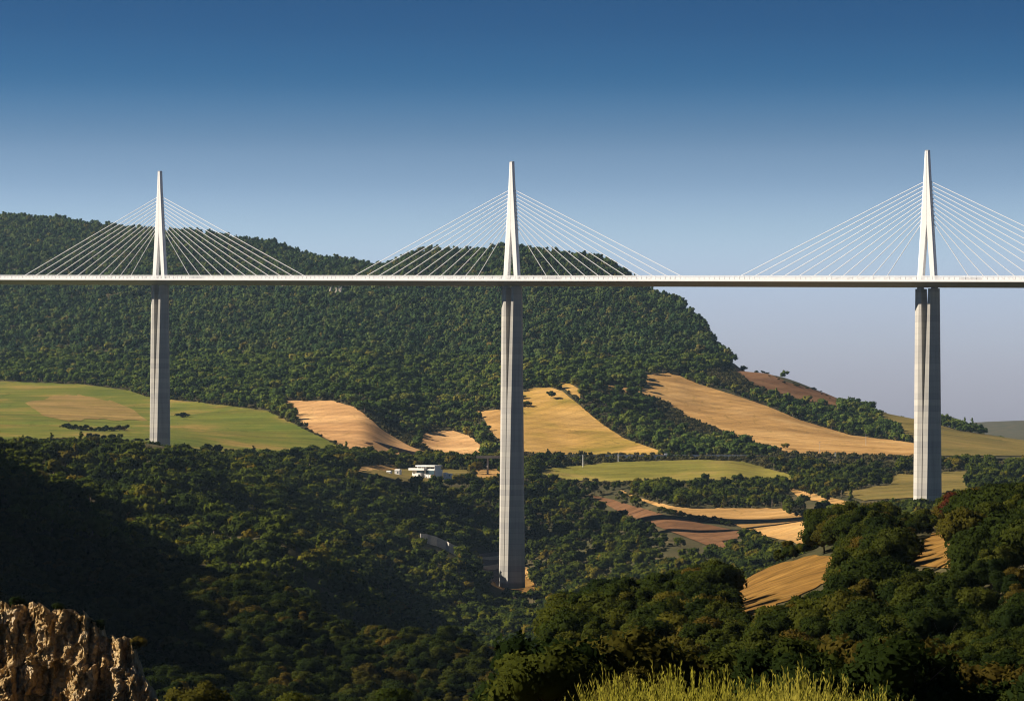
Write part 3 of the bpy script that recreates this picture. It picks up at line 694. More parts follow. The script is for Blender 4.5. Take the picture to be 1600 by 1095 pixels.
NEARP = [make_proto(31 + i, H, R, ncl, 3600, .21, b, M['leaf_near'], sh, .16, .8, .55) for i, (H, R, ncl, b, sh) in enumerate(
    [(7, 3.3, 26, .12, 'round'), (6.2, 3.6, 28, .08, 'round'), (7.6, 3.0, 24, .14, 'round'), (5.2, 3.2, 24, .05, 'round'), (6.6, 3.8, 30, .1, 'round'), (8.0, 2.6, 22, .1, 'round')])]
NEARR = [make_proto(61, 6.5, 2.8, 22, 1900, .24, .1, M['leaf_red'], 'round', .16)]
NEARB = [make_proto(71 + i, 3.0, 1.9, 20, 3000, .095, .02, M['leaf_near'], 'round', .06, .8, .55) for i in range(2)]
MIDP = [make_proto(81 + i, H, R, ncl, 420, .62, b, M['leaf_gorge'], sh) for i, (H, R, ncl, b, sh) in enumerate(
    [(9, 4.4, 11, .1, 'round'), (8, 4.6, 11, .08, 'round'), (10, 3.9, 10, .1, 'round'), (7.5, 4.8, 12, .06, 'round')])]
HEDGE = [make_proto(95 + i, 3.2, 2.3, 8, 240, .36, .0, M['leaf_near']) for i in range(3)]
def tree(name, proto, x, y, h, label, cat, group, wide=1.0):
    crown, trunk, H = proto; s = h / H
    e = link(name, None, loc=(x, y, gz(x, y) - .15), rz=rnd.uniform(0, 6.28), sc=(s * wide, s * wide, s))
    link('crown', crown, e); link('trunk', trunk, e)
    return tag(e, label, cat, group)
def row(name, protos, pts, n, h0, h1, phrase, cat, group, zmin=2000, zmax=4000, jit=2.0, wide=1.0):
    """n plants along a line of photo points, each at its own place on the ground; phrase holds {} for the ordinal"""
    seg = [math.hypot(b[0] - a[0], b[1] - a[1]) for a, b in zip(pts, pts[1:])]; tot = sum(seg)
    out = []
    for i in range(n):
        d = tot * (i + .5) / n; k = 0
        while k < len(seg) - 1 and d > seg[k]: d -= seg[k]; k += 1
        f_ = d / seg[k]; u = lerp(pts[k][0], pts[k + 1][0], f_) + rnd.uniform(-jit, jit); v = lerp(pts[k][1], pts[k + 1][1], f_) + rnd.uniform(-.5, .5) * jit * .4
        out.append((u, v))
    for i, (u, v) in enumerate(sorted(out)):
        x, y = spot(u, v, zmin, zmax)
        tree(name, protos[rnd.randrange(len(protos))], x, y, rnd.uniform(h0, h1), phrase.format(nth(i + 1)), cat, group, wide)

row('hedge_bush', HEDGE, [(95, 668), (112, 672), (135, 674), (160, 675), (198, 673)], 15, 3.6, 7.0, '{} bush from the left in the curved hedge on the green field', 'bush', 'curved hedge on the green field', 2200, 3400, 1.5, 1.25)
row('round_tree', MIDP, [(133, 689), (196, 690)], 5, 6.5, 8.5, '{} small round tree from the left below the curved hedge', 'tree', 'small trees below the curved hedge', 2200, 3400, 3)
row('hedge_bush', HEDGE, [(40, 688), (90, 690), (140, 692), (190, 693), (232, 689)], 20, 2.4, 4.2, '{} low bush from the left in the field hedge beside the left pier', 'bush', 'low hedge beside the left pier', 2200, 3400, 2, 1.5)
x, y = spot(286, 653, 2200, 3400)
tree('hedge_bush', HEDGE[0], x, y, 6.0, 'lone dark oval bush in the green field right of the left pier', 'bush', None, 1.9)
row('broadleaf_tree', MIDP, [(414, 634), (428, 640), (446, 650), (462, 660)], 11, 5.5, 10, '{} tree from the left in the clump between green and stubble fields', 'tree', 'clump between the green and stubble fields', 2400, 3400, 4)
row('broadleaf_tree', MIDP, [(320, 714), (400, 718), (480, 719), (560, 722)], 26, 6.5, 10, '{} tree from the left in the dark row below the green field', 'tree', 'dark tree row below the green field', 2380, 2700, 3)
row('broadleaf_tree', MIDP, [(566, 722), (640, 724), (700, 724), (745, 722)], 20, 7, 11, '{} tree from the left in the dark row behind the white buildings', 'tree', 'dark tree row behind the white buildings', 2480, 2735, 3)
row('broadleaf_tree', MIDP, [(704, 716), (716, 716)], 2, 7, 9, '{} round tree from the left at the foot of the small stubble field', 'tree', 'round trees below the small stubble field', 2600, 2900, 2)
row('broadleaf_tree', MIDP, [(752, 690), (762, 700), (772, 706)], 7, 6, 10, '{} tree from the left in the strip left of the central pier', 'tree', 'strip of trees left of the central pier', 2600, 3200, 4)
row('roadside_tree', MIDP, [(820, 720), (905, 720), (950, 720), (1000, 719), (1035, 718), (1085, 718)], 17, 3.0, 6.5, '{} roadside tree from the left along the bright green meadow', 'tree', 'roadside trees above the meadow', 2690, 2760, 6)
row('roadside_tree', MIDP, [(1165, 719), (1200, 719), (1300, 716), (1380, 718), (1425, 719)], 18, 2.6, 6.0, '{} roadside tree from the left below the long tan field', 'tree', 'roadside trees below the long tan field', 2650, 2760, 6)
row('broadleaf_tree', MIDP, [(858, 624), (862, 624)], 1, 10, 10, '{} and only dark tree standing in the yellow grass field', 'tree', None, 2700, 3400, 1)
row('broadleaf_tree', MIDP, [(812, 636), (832, 636)], 4, 6, 8, '{} tree from the left hard against the central pier', 'tree', 'trees hard against the central pier', 2700, 3400, 2)
row('broadleaf_tree', MIDP, [(1224, 702), (1230, 702)], 1, 7, 7, '{} and only lone tree at the foot of the long tan field', 'tree', None, 2700, 3400, 1)
row('broadleaf_tree', MIDP, [(990, 768), (1012, 772), (1035, 774), (1058, 772)], 9, 11, 15, '{} tall tree from the left in the grove below the meadow', 'tree', 'tall grove below the meadow', 2250, 2540, 4)
row('broadleaf_tree', MIDP, [(1070, 778), (1110, 786), (1160, 788), (1215, 790)], 20, 8, 12, '{} tree from the left in the wood above the pale tan field', 'tree', 'wood above the pale tan field', 2150, 2540, 6)
row('round_bush', MIDP, [(1225, 800), (1250, 812), (1275, 818), (1300, 812), (1325, 806)], 12, 6, 10, '{} round bushy tree from the left at the right end of the tan field', 'tree', 'round trees at the end of the tan field', 1950, 2400, 6)
row('round_bush', MIDP, [(1240, 766), (1270, 776), (1300, 786)], 7, 6, 9, '{} round tree from the left along the narrow tan strip', 'tree', 'round trees along the narrow tan strip', 2050, 2540, 5)
row('hedge_bush', HEDGE, [(1028, 800), (1060, 806), (1100, 814), (1146, 822)], 16, 3, 5.5, '{} bush from the left in the hedge edging the brown ploughed field', 'bush', 'hedge edging the brown field', 1900, 2400, 3, 1.3)
row('hedge_bush', HEDGE, [(1172, 572), (1228, 597), (1290, 618), (1340, 634), (1380, 644)], 26, 1.6, 4.5, '{} ridge-line bush from the left against the sky above the brown field', 'bush', 'bushes along the ridge line', 3400, 3760, 8, 1.4)
row('broadleaf_tree', MIDP, [(1158, 562), (1166, 566)], 2, 7, 10, '{} tree from the left standing out where the forest meets the ridge', 'tree', 'trees where forest meets ridge', 3500, 3900, 2)

# near woods: the plants that show largest are single things, the rest one mass
def near_points():
    P = []
    for (y0, y1, u0, u1, st, h0, h1) in ((225, 560, 840, 1720, 4.1, 4.2, 7.6), (75, 225, 850, 1900, 3.6, 1.8, 3.6), (560, 1010, -140, 1000, 6.3, 5.5, 9.5), (215, 560, -140, 840, 7.0, 3.0, 5.0)):
        x, y, z, u, v = woodland(y0, y1, u0, u1, st, .42, False)
        h = np.array([rnd.uniform(h0, h1) for _ in x])
        if u0 > 0 and y0 == 225:
            h = np.where((u > 1120) & (u < 1262) & (y > 400), h * .42, h)             # only low bushes along the bare brow
            h = np.where(y < 300, h * .75, h)
            h = np.where((u > 1262) & (y > 400), h * .88, h)
            h = np.where((u < 1120) & (y > 380), h * .85, h)
            h = np.where((u > 1395) & (u < 1482) & (y > 330), h * .55, h)            # low growth before the right pier
            h = np.where(fbm(x / 11, y / 22, 23) > .34, h * .4, h)                   # broken by low scrub
        if u0 < 0 and y0 == 215: h = np.where((y < 330) & (u < 300), np.minimum(h, 2.0), h)
        for poly, zn_, zx_ in OPEN:                                                 # plants before a clearing stay below its edge
            if zn_ > 1000 or y0 > 500: continue
            pa = np.array(poly, float); pc = pa.mean(0); pa = pc + (pa - pc) * (1.22, 1.08)
            for hh in np.arange(.6, 8, .3):
                h = np.where((hh <= h) & inside(pa, u, v - hh * F / y), hh - .3, h)
        for a, b, c, uu, vv, h_ in zip(x, y, z, u, v, h):
            if h_ > .7: P.append((a, b, c, float(h_), uu, vv))
    return P
pts = near_points()
buf = np.zeros((366, 534), bool); area = {}
for i in sorted(range(len(pts)), key=lambda i: pts[i][1]):
    a, b, c, h, uu, vv = pts[i]
    k = F / b; ru, hv = .5 * h * k / 3, h * k / 3; cu, cv = uu / 3, vv / 3 - hv * .52
    i0, i1, j0, j1 = int(max(0, cv - hv * .5)), int(min(365, cv + hv * .5)), int(max(0, cu - ru)), int(min(533, cu + ru))
    if i1 <= i0 or j1 <= j0: area[i] = 0; continue
    s_ = buf[i0:i1, j0:j1]; area[i] = int(np.sum(~s_)) ; s_[:] = True
best = sorted(area, key=lambda i: -area[i])[:150]
best = [i for i in best if area[i] > 12]
bs = set(best)
def zone(p):
    a, b, c, h, uu, vv = p
    if b < 228: return 'bottom'
    if b > 560: return 'gorge'
    if uu < 840: return 'rock'
    if uu < 1150: return 'left' if vv < 1030 else 'left_low'
    if uu > 1470 and vv < 900: return 'far_right'
    if vv < 905 and uu > 1150: return 'brow'
    return 'low_a' if uu < 1330 else 'low_b'
ZL = {'gorge': ('{} tree from the left on the dark lower gorge slope', 'trees on the lower gorge slope'),
      'rock': ('{} shrub from the left in the hollow beside the sunlit rock', 'shrubs in the hollow beside the rock'),
      'left': ('{} tree from the left in the near grove left of the golden clearing', 'near grove left of the golden clearing'),
      'left_low': ('{} tree from the left just behind the sprigged shrubs, below the near grove', 'trees behind the sprigged shrubs'),
      'bottom': ('{} bush from the left in the lowest dark thicket at bottom right', 'lowest thicket at bottom right'),
      'far_right': ('{} tree from the left in the dark wood right of the right pier', 'dark wood right of the right pier'),
      'brow': ('{} tree from the left on the near brow below the right pier', 'trees on the near brow'),
      'low_a': ('{} tree from the left on the near slope below the golden clearing', 'near slope below the golden clearing'),
      'low_b': ('{} tree from the left on the near slope at bottom right', 'near slope at bottom right')}
cnt = {}
red_done = False
for i in sorted(best, key=lambda i: pts[i][4]):
    a, b, c, h, uu, vv = pts[i]; zn = zone(pts[i])
    if zn == 'far_right' and not red_done and 1480 < uu < 1530 and b > 380:
        tree('broadleaf_tree', NEARR[0], a, b, h * 1.1, 'dark red leaved tree in the wood right of the right pier', 'tree', None); red_done = True; continue
    cnt[zn] = cnt.get(zn, 0) + 1
    if zn == 'bottom':
        tree('thicket_bush', NEARB[rnd.randrange(2)], a, b, h, ZL[zn][0].format(nth(cnt[zn])), 'bush', ZL[zn][1]); continue
    tree('broadleaf_tree', NEARP[rnd.randrange(6)], a, b, h, ZL[zn][0].format(nth(cnt[zn])), 'tree', ZL[zn][1])
rest = np.array([pts[i][:4] for i in range(len(pts)) if i not in bs])
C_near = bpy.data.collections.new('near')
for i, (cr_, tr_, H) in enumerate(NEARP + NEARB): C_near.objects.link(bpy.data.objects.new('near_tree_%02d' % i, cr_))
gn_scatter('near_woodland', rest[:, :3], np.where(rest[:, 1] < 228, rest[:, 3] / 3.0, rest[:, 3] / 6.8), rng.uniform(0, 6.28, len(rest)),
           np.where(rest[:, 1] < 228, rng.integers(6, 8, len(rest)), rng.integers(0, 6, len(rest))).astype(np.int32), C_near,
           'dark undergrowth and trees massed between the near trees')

# ------------------------------------------------------------------ sunlit rock outcrop, bottom left
def rock():
    na, nb = 220, 160; W0, W1, Y0 = -46.0, -28.0, 236.0
    a = np.linspace(0, 1, na)[:, None] * np.ones((1, nb)); b = np.ones((na, 1)) * np.linspace(0, 1, nb)[None, :]
    uu = -90 + 370 * a; yb = 241.0 - 9.5 * a - 1.0; x = (uu - U0) / F * yb
    top_v = np.interp(uu[:, 0], [-90, 0, 40, 60, 75, 88, 102, 128, 132, 148, 151, 198, 202, 212, 224, 238, 280],
                      [956, 946, 948, 946, 960, 951, 952, 958, 974, 968, 996, 994, 1010, 1034, 1062, 1090, 1120])
    top_v = top_v + 6 * vnoise(np.floor(a[:, 0] * 46) * 5.3, a[:, 0] * 0 + 3, 2) + 5 * fbm(a[:, 0] * 30, a[:, 0] * 0 + 9, 7) + 3 * fbm(a[:, 0] * 70, a[:, 0] * 0, 4)
    zt = (VH - top_v)[:, None] * yb[:, :1] / F + CAMZ; zb = CAMZ - 31.0
    z = zb + (zt - zb) * b
    def blocks(wx, wz, seed):
        xa = x + .5 * wx * fbm(x / wx, z / wz, seed + 1); za = z + .5 * wz * fbm(x / wx, z / wz, seed + 2)
        return vnoise(np.floor(xa / wx + .37 * np.floor(za / wz)) * 7.31, np.floor(za / wz) * 3.17, seed)
    d = 2.2 * blocks(2.3, 6.5, 61) + 1.1 * blocks(1.0, 2.6, 62) + .55 * blocks(.42, .9, 63) + .22 * blocks(.2, .3, 64)
    d = d + .5 * fbm(x / 1.2, z / 2.5, 65) + .16 * fbm(x / .15, z / .2, 66)
    d = d + 1.0 * np.clip(fbm(x / 1.4, z / 9.0, 67), -1, 1)
    x = x + .25 * fbm(x / .6, z / .7, 69)
    lean = (1 - b) * 2.5
    y = yb + 1.0 - d - lean
    front = np.stack([x, y, z], -1)
    crest = np.stack([x[:, -1], y[:, -1] + 2.2, z[:, -1] - .4], -1)[:, None]
    back = np.stack([x[:, -1], y[:, -1] + 9, z[:, -1] - 5], -1)[:, None]
    low = np.stack([x[:, -1], y[:, -1] + 10, z[:, -1] * 0 + zb], -1)[:, None]
    P = np.concatenate([front, crest, back, low], 1); n2 = nb + 3
    i_, j_ = np.meshgrid(np.arange(na - 1), np.arange(n2 - 1), indexing='ij'); q_ = (i_ * n2 + j_).ravel()
    faces = np.stack([q_, q_ + n2, q_ + n2 + 1, q_ + 1], -1).tolist() + [list(range(n2)), [(na - 1) * n2 + k for k in reversed(range(n2))]]
    m, nt, bs_ = node_mat('limestone'); bs_.inputs['Roughness'].default_value = .95
    co = objco(nt); n1 = noise(nt, co, .5, 6, .65); n2_ = noise(nt, co, 3.0, 6, .7)
    c = ramp(nt, [(.3, (.20, .13, .05)), (.5, (.44, .31, .14)), (.7, (.52, .44, .32))], n1)
    c = mixc(nt, c, ramp(nt, [(.3, (.5, .48, .45)), (.7, (1.25, 1.2, 1.15))], n2_), .85, 'MULTIPLY')
    nt.links.new(c, bs_.inputs['Base Color']); bump(nt, bs_, n2_, 1.0, .25)
    o = link('rock_outcrop', mesh_from('rock_outcrop', P.reshape(-1, 3), faces, m))
    tag(o, 'craggy orange limestone outcrop catching the sun at bottom left', 'rock')
rock()
for i, (uu, yy, vv, h, lab) in enumerate(((20, 238, 950, 1.3, 'low dark shrub on top of the sunlit rock at its left end'), (86, 236, 955, 1.0, 'small dark shrub in the notch on top of the sunlit rock'),
        (144, 234.5, 985, 1.2, 'dark shrub on the step of the sunlit rock'), (207, 233, 1020, 1.6, 'dark shrub at the right shoulder of the sunlit rock'))):
    crown, trunk, H = NEARB[i % 2]
    e = link('rock_shrub', None, loc=((uu - U0) / F * yy, yy + 2.2, (VH - vv) * yy / F + CAMZ - .35), rz=i * 1.3, sc=h / H)
    link('crown', crown, e); link('trunk', trunk, e); tag(e, lab, 'shrub', 'shrubs growing on the rock')
# pale limestone pillars standing out of the hill forest
M['pale_rock'] = plain('pale_rock', (.46, .40, .33), .95, .3, .4)
def pillar(u, v, w, h, label):
    x, y = spot(u, v, 3400, 5400); g = random.Random(int(u)); m = MB(); rings = []
    for k in range(6):
        t = k / 5; r = w * (1.0 - .55 * t) * g.uniform(.8, 1.15)
        rings.append([(r * math.cos(q_ * .785) * g.uniform(.75, 1.2) + .1 * h * t * g.uniform(-1, 1), r * math.sin(q_ * .785) * g.uniform(.75, 1.2), -4 + (h + 4) * t) for q_ in range(8)])
    m.loft(rings); tag(m.build('rock_pillar', M['pale_rock'], loc=(x, y, gz(x, y)), smooth=False), label, 'rock', 'rock pillars in the forest')
pillar(517, 465, 3.0, 16, 'small pale rock pillar left of the pair in the hill forest')
pillar(526, 467, 3.6, 17, 'pale rock pillar in the hill forest, middle of the three together')
pillar(532, 468, 3.6, 20, 'tallest pale rock pillar in the forest under the deck')
pillar(443, 458, 3.6, 15, 'bluish rock face just below the deck, left of the three pillars')

# ------------------------------------------------------------------ road, cars, poles
def ribbon(pts3, w0, w1, h0, h1):
    """a strip following points: across-axis from w0 to w1 (towards the camera negative), from h0 to h1 high"""
    m = MB(); rings = []
    for i, p in enumerate(pts3):
        a, b = pts3[max(0, i - 1)], pts3[min(len(pts3) - 1, i + 1)]
        d = Vector((b[0] - a[0], b[1] - a[1])).normalized(); n = Vector((-d.y, d.x))
        rings.append([(p[0] + n.x * w0, p[1] + n.y * w0, p[2] + h0), (p[0] + n.x * w1, p[1] + n.y * w1, p[2] + h0),
                      (p[0] + n.x * w1, p[1] + n.y * w1, p[2] + h1), (p[0] + n.x * w0, p[1] + n.y * w0, p[2] + h1)])
    return m.loft(rings)
RD = []
for uu in np.arange(560, 1720, 10.0):
    yy = 2764 + 6 * math.sin(uu / 130.0); xx = (uu - U0) / F * yy
    RD.append((xx, yy, gz(xx, yy)))
zs = np.convolve(np.pad([p[2] for p in RD], 5, 'edge'), np.ones(11) / 11, 'valid')
RD = [(p[0], p[1], zz_ + 2.4) for p, zz_ in zip(RD, zs)]
tag(ribbon(RD, -4.5, 4.5, -4.0, 0).build('road', M['asphalt']), 'grey main road running below the hill fields', kind='structure')
pw = ribbon(RD[16:62], -5.0, -4.55, -3.0, .95).build('road_parapet', M['white_wall'])
tag(pw, 'long pale concrete parapet edging the main road', 'parapet wall')
def car(uu, paint, label, group, big=False):
    k = np.interp(uu, [U0 + F * p[0] / p[1] for p in RD], np.arange(len(RD))); i = int(k); f_ = k - i
    p = Vector(RD[i]).lerp(Vector(RD[min(i + 1, len(RD) - 1)]), f_)
    L, W, Hh = (5.6, 2.0, 2.4) if big else (4.4, 1.75, 1.45)
    e = link('delivery_van' if big else 'car', None, loc=(p.x, p.y - 2.2, p.z + .02)); tag(e, label, 'van' if big else 'car', group)
    m = MB(); b0 = .35; b1 = Hh * .58
    side = [(-L / 2, b0), (L / 2, b0), (L / 2, b0 + .35), (L / 2 - .25, b1), (-L / 2 + .1, b1), (-L / 2, b0 + .4)]
    m.loft([[(a, y_, b) for a, b in side] for y_ in (-W / 2, W / 2)]); m.build('body', paint, e)
    c0, c1 = (-L / 2 + .15, L * .32) if big else (-L * .40, L * .26)
    m = MB(); m.loft([[(c0, -W / 2 + .06, b1), (c1, -W / 2 + .06, b1), (c1, W / 2 - .06, b1), (c0, W / 2 - .06, b1)],
                      [(c0 + .2, -W / 2 + .2, Hh), (c1 - .7, -W / 2 + .2, Hh), (c1 - .7, W / 2 - .2, Hh), (c0 + .2, W / 2 - .2, Hh)]])
    m.build('cabin', paint if big else M['window'], e)
    for sx in (-1, 1):
        for sy in (-1, 1):
            m = MB(); m.tube((sx * L * .31, sy * (W / 2 - .2), .34), (sx * L * .31, sy * (W / 2 + .01), .34), .34, .34, 12); m.build('wheel', M['tyre'], e)
PW, PG = car_paint('paint_white', (.8, .8, .8)), car_paint('paint_grey', (.25, .26, .28))
for uu, b, lab in ((993, False, 'white car on the road just left of the roadside bushes'), (1042, True, 'white van on the road above the meadow, left of two'),
                   (1066, False, 'white car on the road above the meadow, right of the van'), (1248, False, 'small white car on the road below the long tan field')):
    car(uu, PW, lab, 'traffic on the main road', b)
def post(name, u, vb, ht, r, mat, label, cat, zmin, zmax=3600, arm=False):
    x, y = spot(u, vb, zmin, zmax); e = link(name, None, loc=(x, y, gz(x, y) - .3)); tag(e, label, cat)
    m = MB(); m.box((0, 0, .35), (r * 4, r * 4, .9)); m.build('base', M['pale_wall'], e)
    m = MB(); m.tube((0, 0, .6), (0, 0, ht), r, r * .8, 10); m.build('shaft', mat, e)
    m = MB()
    if arm: m.box((0, 0, ht - .8), (2.6, .25, .25)); m.build('cross_arm', mat, e)
    else: m.tube((0, 0, ht), (0, 0, ht + .5), r * 1.25, r * 1.1, 10); m.build('cap', M['steel'], e)
post('white_mast', 911, 731, 12, .42, M['mast_white'], 'tall white post at the upper edge of the bright green meadow', 'post', 2640)
post('white_mast', 966, 722, 8, .35, M['mast_white'], 'shorter white post among the roadside bushes', 'post', 2640)
post('white_mast', 505, 736, 8.0, .65, M['mast_white'], 'left one of the two white posts beside the woods', 'post', 2150, 2600)
post('white_mast', 517, 738, 9.5, .65, M['mast_white'], 'right one of the two white posts beside the woods', 'post', 2150, 2600)
post('white_mast', 411, 726, 7.0, .3, M['mast_white'], 'thin white post before the dark tree row', 'post', 2100, 2600)
post('power_pole', 1353, 697, 14, .22, M['steel'], 'thin power pole on the long tan field', 'pole', 2780, 3600, True)
post('power_pole', 1281, 709, 13, .20, M['steel'], 'thin power pole at the lower edge of the tan field', 'pole', 2760, 3600, True)
post('power_pole', 1305, 716, 6, .32, M['mast_white'], 'short white pole beside the road below the tan field', 'pole', 2700, 2800, True)
# small road bridge beside the central pier: a pale deck on one pillar
x, y = spot(762, 742, 2500, 2760)
e = link('road_bridge', None, loc=(x, y, gz(x, y) - .5)); tag(e, 'small pale road bridge on one pillar left of the central pier', 'bridge')
k = y / F
m = MB(); m.tube((0, 0, 0), (0, 0, 27 * k), .9, .75, 10); m.build('pillar', M['pale_wall'], e)
m = MB(); m.box((3, 0, 27 * k + .6), (46 * k, 5, 1.2)); m.build('bridge_deck', M['pale_wall'], e)
for s in (-1, 1):
    m = MB(); m.box((3, s * 2.3, 27 * k + 1.7), (46 * k, .2, 1.0)); m.build('railing', M['pale_wall'], e)
# track parapet in the gorge
TP = []
for uu, vv in densify([(657, 847), (668, 849), (682, 853), (698, 860), (714, 869)], 4)[:-14]:
    x, y = spot(uu, vv, 2050, 2500); TP.append((x, y, gz(x, y)))
TP.sort()
if len(TP) > 3:
    zsm = np.convolve(np.pad([p[2] for p in TP], 2, 'edge'), np.ones(5) / 5, 'valid')
    tag(ribbon([(p[0], p[1], z_ + 5.5) for p, z_ in zip(TP, zsm)], -.4, .4, -7, 1.4).build('track_parapet', M['pale_wall']), 'short curved pale parapet catching sun in the dark gorge', 'parapet wall')
# retaining walls left of the central pier foot
for vv, lab in ((873, 'upper pale retaining wall left of the central pier foot'), (887, 'lower pale retaining wall left of the central pier foot')):
    x0, y0 = spot(750, vv, 2060, 2400); x1, y1 = spot(786, vv, 2060, 2400)
    L_ = [(lerp(x0, x1, t), lerp(y0, y1, t), 0) for t in np.linspace(0, 1, 7)]
    zz_ = max(gz(a, b) for a, b, _ in L_)
    tag(ribbon([(a, b, zz_) for a, b, _ in L_], -.4, .4, -5, .9).build('retaining_wall', M['pale_wall']), lab, 'wall', 'retaining walls by the pier')
# long low dark brown heap on the stubble field
x, y = spot(573, 694, 2400, 3000)
m = MB(); g = random.Random(4); rings = []
for i in range(13):
    t = i / 12; w = 1.7 * (math.sin(math.pi * min(1, max(0, t * .96 + .02))) ** .4) + .2; hh = 1.7 * g.uniform(.75, 1.1) * (math.sin(math.pi * (t * .94 + .03)) ** .35)
    rings.append([(-6.4 + 12.8 * t, -w, -.4), (-6.4 + 12.8 * t, -w * .7, hh * .7), (-6.4 + 12.8 * t, 0, hh), (-6.4 + 12.8 * t, w * .7, hh * .75), (-6.4 + 12.8 * t, w, -.4)])
m.loft(rings); tag(m.build('dark_heap', M['heap_brown'], loc=(x, y, gz(x, y) + .35)), 'long low dark brown heap lying on the stubble field', 'heap')

# ------------------------------------------------------------------ white buildings on the terrace edge
def site(u, v, yy):
    return Vector(((u - U0) / F * yy, yy, (VH - v) * yy / F + CAMZ + 1.2))
BY = 2425.0; K = BY / F
O = site(658, 750, BY)
bld = link('service_building', None, loc=O, rz=math.radians(-34)); tag(bld, 'white flat-roofed service building with glazed front on the terrace', 'building')
def bb(name, mat, u0, u1, v0, v1, y0, dep, parent=None):
    m = MB(); m.box(((u0 + u1) / 2 * K - 658 * K, y0 + dep / 2, (750 - (v0 + v1) / 2) * K), ((u1 - u0) * K, dep, (v1 - v0) * K)); return m.build(name, mat, parent or bld)
bb('plinth', M['pale_wall'], 630, 684, 748.5, 762, -2, 22)
wl_ = bb('wall', M['white_wall'], 638, 681, 735.5, 748.4, 2, 12)
up = bb('upper_wall', M['white_wall'], 645, 679, 731.2, 735.4, 4, 9)
for i in range(4): bb('window', M['window'], 646.5 + i * 8, 653.3 + i * 8, 731.8, 734.4, 3.85, .3, up)
bb('upper_roof', M['white_wall'], 643.5, 680.5, 729.0, 731.1, 2.6, 11.5)
bb('lower_roof', M['white_wall'], 634, 664, 733.4, 736.8, -.4, 3.9)
bb('glazing', M['glass'], 647, 662, 737.4, 741.4, 1.7, .4, wl_)
bb('glazing', M['glass'], 664.5, 671, 736.4, 742.5, 1.6, .4, wl_); bb('glazing', M['glass'], 671.8, 680.5, 737, 743.5, 1.6, .4, wl_)
for i in range(3): bb('pillar', M['white_wall'], 666 + i * 5.4, 667.1 + i * 5.4, 743, 748.3, -.6, .6)
bb('rust_panel', M['rust'], 673.5, 681, 743.8, 747.6, 1.4, .4, wl_)
pv = bb('porch', M['white_wall'], 648.5, 659, 741.2, 748.4, -1.8, 3.6); bb('door', M['window'], 655, 657.6, 742.6, 747.6, -2.0, .3, pv)
bb('low_wall', M['white_wall'], 640, 648, 747.2, 749.2, -4, .8)
def hut(u, v, w, h, dep, yy, label, mat=None, rz=-20):
    e = link('white_shed', None, loc=site(u, v, yy), rz=math.radians(rz)); tag(e, label, 'shed', 'small white sheds on the terrace')
    k = yy / F; w, h = w * k, h * k
    m = MB(); m.box((0, 0, h * .4 - 2), (w, dep, h * .8 + 4)); wv = m.build('wall', mat or M['white_wall'], e)
    m = MB(); m.loft([[(-w * .54, -dep * .56, h * .8), (w * .54, -dep * .56, h * .8), (w * .54, dep * .56, h * .8), (-w * .54, dep * .56, h * .8)],
                      [(-w * .5, -dep * .1, h), (w * .5, -dep * .1, h), (w * .5, dep * .1, h), (-w * .5, dep * .1, h)]]); m.build('roof', M['white_wall'], e)
    m = MB(); m.box((w * .15, -dep / 2 - .03, h * .3), (w * .22, .12, h * .45)); m.build('door', M['glass'], wv)
hut(578, 742, 9, 5, 4, 2400, 'leftmost low white shed at the wood edge')
hut(590, 742, 8, 4.5, 4, 2405, 'second low white shed from the left at the wood edge')
hut(608, 744, 7, 6.5, 4, 2405, 'white shed in the middle of the row left of the service building')
hut(622, 742, 8, 7, 5, 2415, 'white shed hard left of the service building')
hut(696, 746, 5, 6, 4, 2430, 'tall narrow white shed right of the service building')
hut(703, 746, 6, 4.5, 4, 2432, 'low white shed rightmost on the terrace')
hut(720, 719, 5, 5, 6, 2690, 'tiny white house between the round trees below the stubble field')
m = MB(); m.box((0, 0, .2), (22 * K, .5, 2.2)); tag(m.build('terrace_wall', M['white_wall'], loc=site(712, 745.5, 2440)), 'low white terrace wall running right of the service building', 'wall')

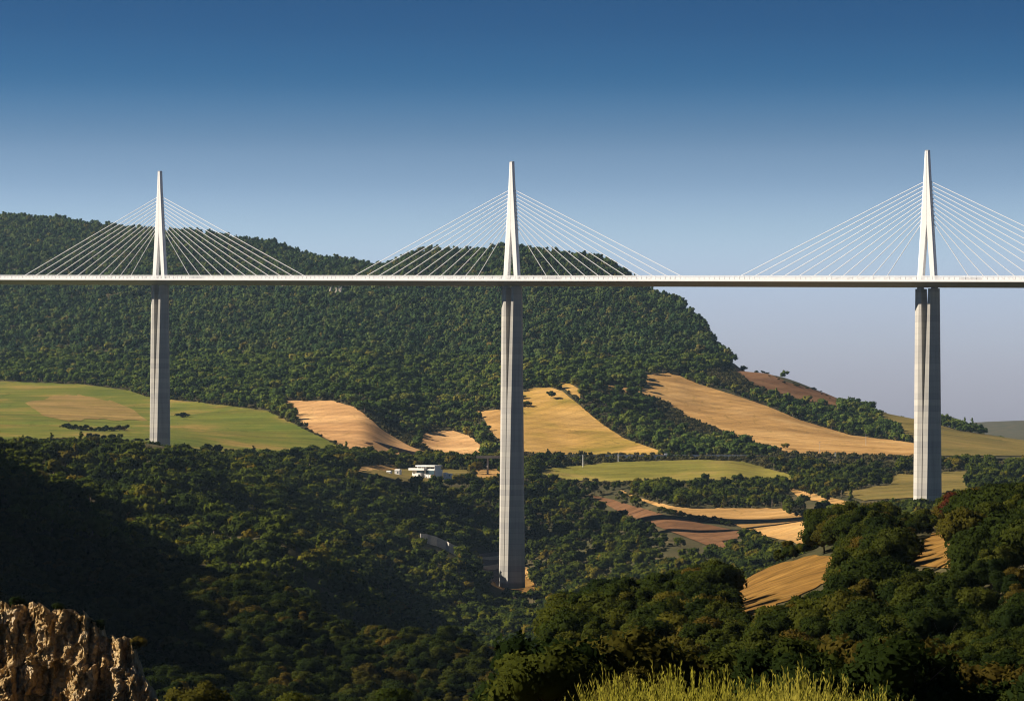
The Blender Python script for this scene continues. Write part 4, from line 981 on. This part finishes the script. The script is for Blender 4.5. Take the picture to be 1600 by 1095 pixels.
# ------------------------------------------------------------------ flowering broom in front of the camera
def broom(seed):
    g = random.Random(seed); v, f_ = [], []
    for i in range(64):
        a = g.uniform(0, 6.283); r = g.uniform(0, .42); bx, by = r * math.cos(a), r * math.sin(a)
        tip = Vector((bx * 1.7 + g.uniform(-.1, .1), by * 1.7 + g.uniform(-.1, .1), g.uniform(.45, 1.0) * (1.15 - r)))
        p0 = Vector((bx * .5, by * .5, 0))
        for k in range(9):       # upright leaflets along the stem
            t = .35 + .65 * (k + g.random()) / 9; p = p0.lerp(tip, t)
            d = Vector((g.uniform(-.5, .5), g.uniform(-.5, .5), 1)).normalized(); s = d.cross(Vector((g.uniform(-1, 1), g.uniform(-1, 1), .2))).normalized() * g.uniform(.006, .012)
            L_ = g.uniform(.05, .10); b = len(v)
            v.extend([p, p + d * L_ * .5 + s, p + d * L_, p + d * L_ * .5 - s]); f_.append((b, b + 1, b + 2, b + 3))
        s = Vector((.006, .003, 0)); b = len(v); v.extend([p0 - s, p0 + s, tip + s * .4, tip - s * .4]); f_.append((b, b + 1, b + 2, b + 3))
    return mesh_from('broom_sprigs', v, f_, M['leaf_broom'])
BR = [broom(i) for i in range(4)]
SB = MB(); SB.tube((0, 0, -.15), (0, 0, .25), .05, .03, 6)
stem_me = mesh_from('stem', SB.v, SB.f, M['bark'])
bl = sorted([(952 + i * 19 + rnd.uniform(-6, 6)) for i in range(21)] + [1378, 1420])
for i, u in enumerate(bl):
    yy = 34 + rnd.uniform(-2.5, 3); x = (u - U0) / F * yy
    h = rnd.uniform(.78, 1.05) * (1.0 if u < 1330 else .7)
    e = link('broom_shrub', None, loc=(x, yy, gz(x, yy) - .02), rz=rnd.uniform(0, 6.28), sc=h)
    link('sprigs', BR[i % 4], e); link('stem', stem_me, e)
    tag(e, '%s yellow-green sprigged shrub from the left along the bottom edge' % nth(i + 1), 'shrub', 'sprigged shrubs along the bottom edge')

# ------------------------------------------------------------------ the air of the valley
m = MB(); m.box((-500, 8075, 300), (46000, 16300, 640))
hm = bpy.data.materials.new('valley_air'); hm.use_nodes = True; nt = hm.node_tree; nt.nodes.clear()
ho = nt.nodes.new('ShaderNodeOutputMaterial'); pv_ = nt.nodes.new('ShaderNodeVolumePrincipled')
pv_.inputs['Color'].default_value = (.50, .74, 1.0, 1); pv_.inputs['Density'].default_value = 1.6e-5; pv_.inputs['Anisotropy'].default_value = .2
nt.links.new(pv_.outputs[0], ho.inputs['Volume'])
tag(m.build('haze', hm), 'thin bluish valley haze', kind='stuff')
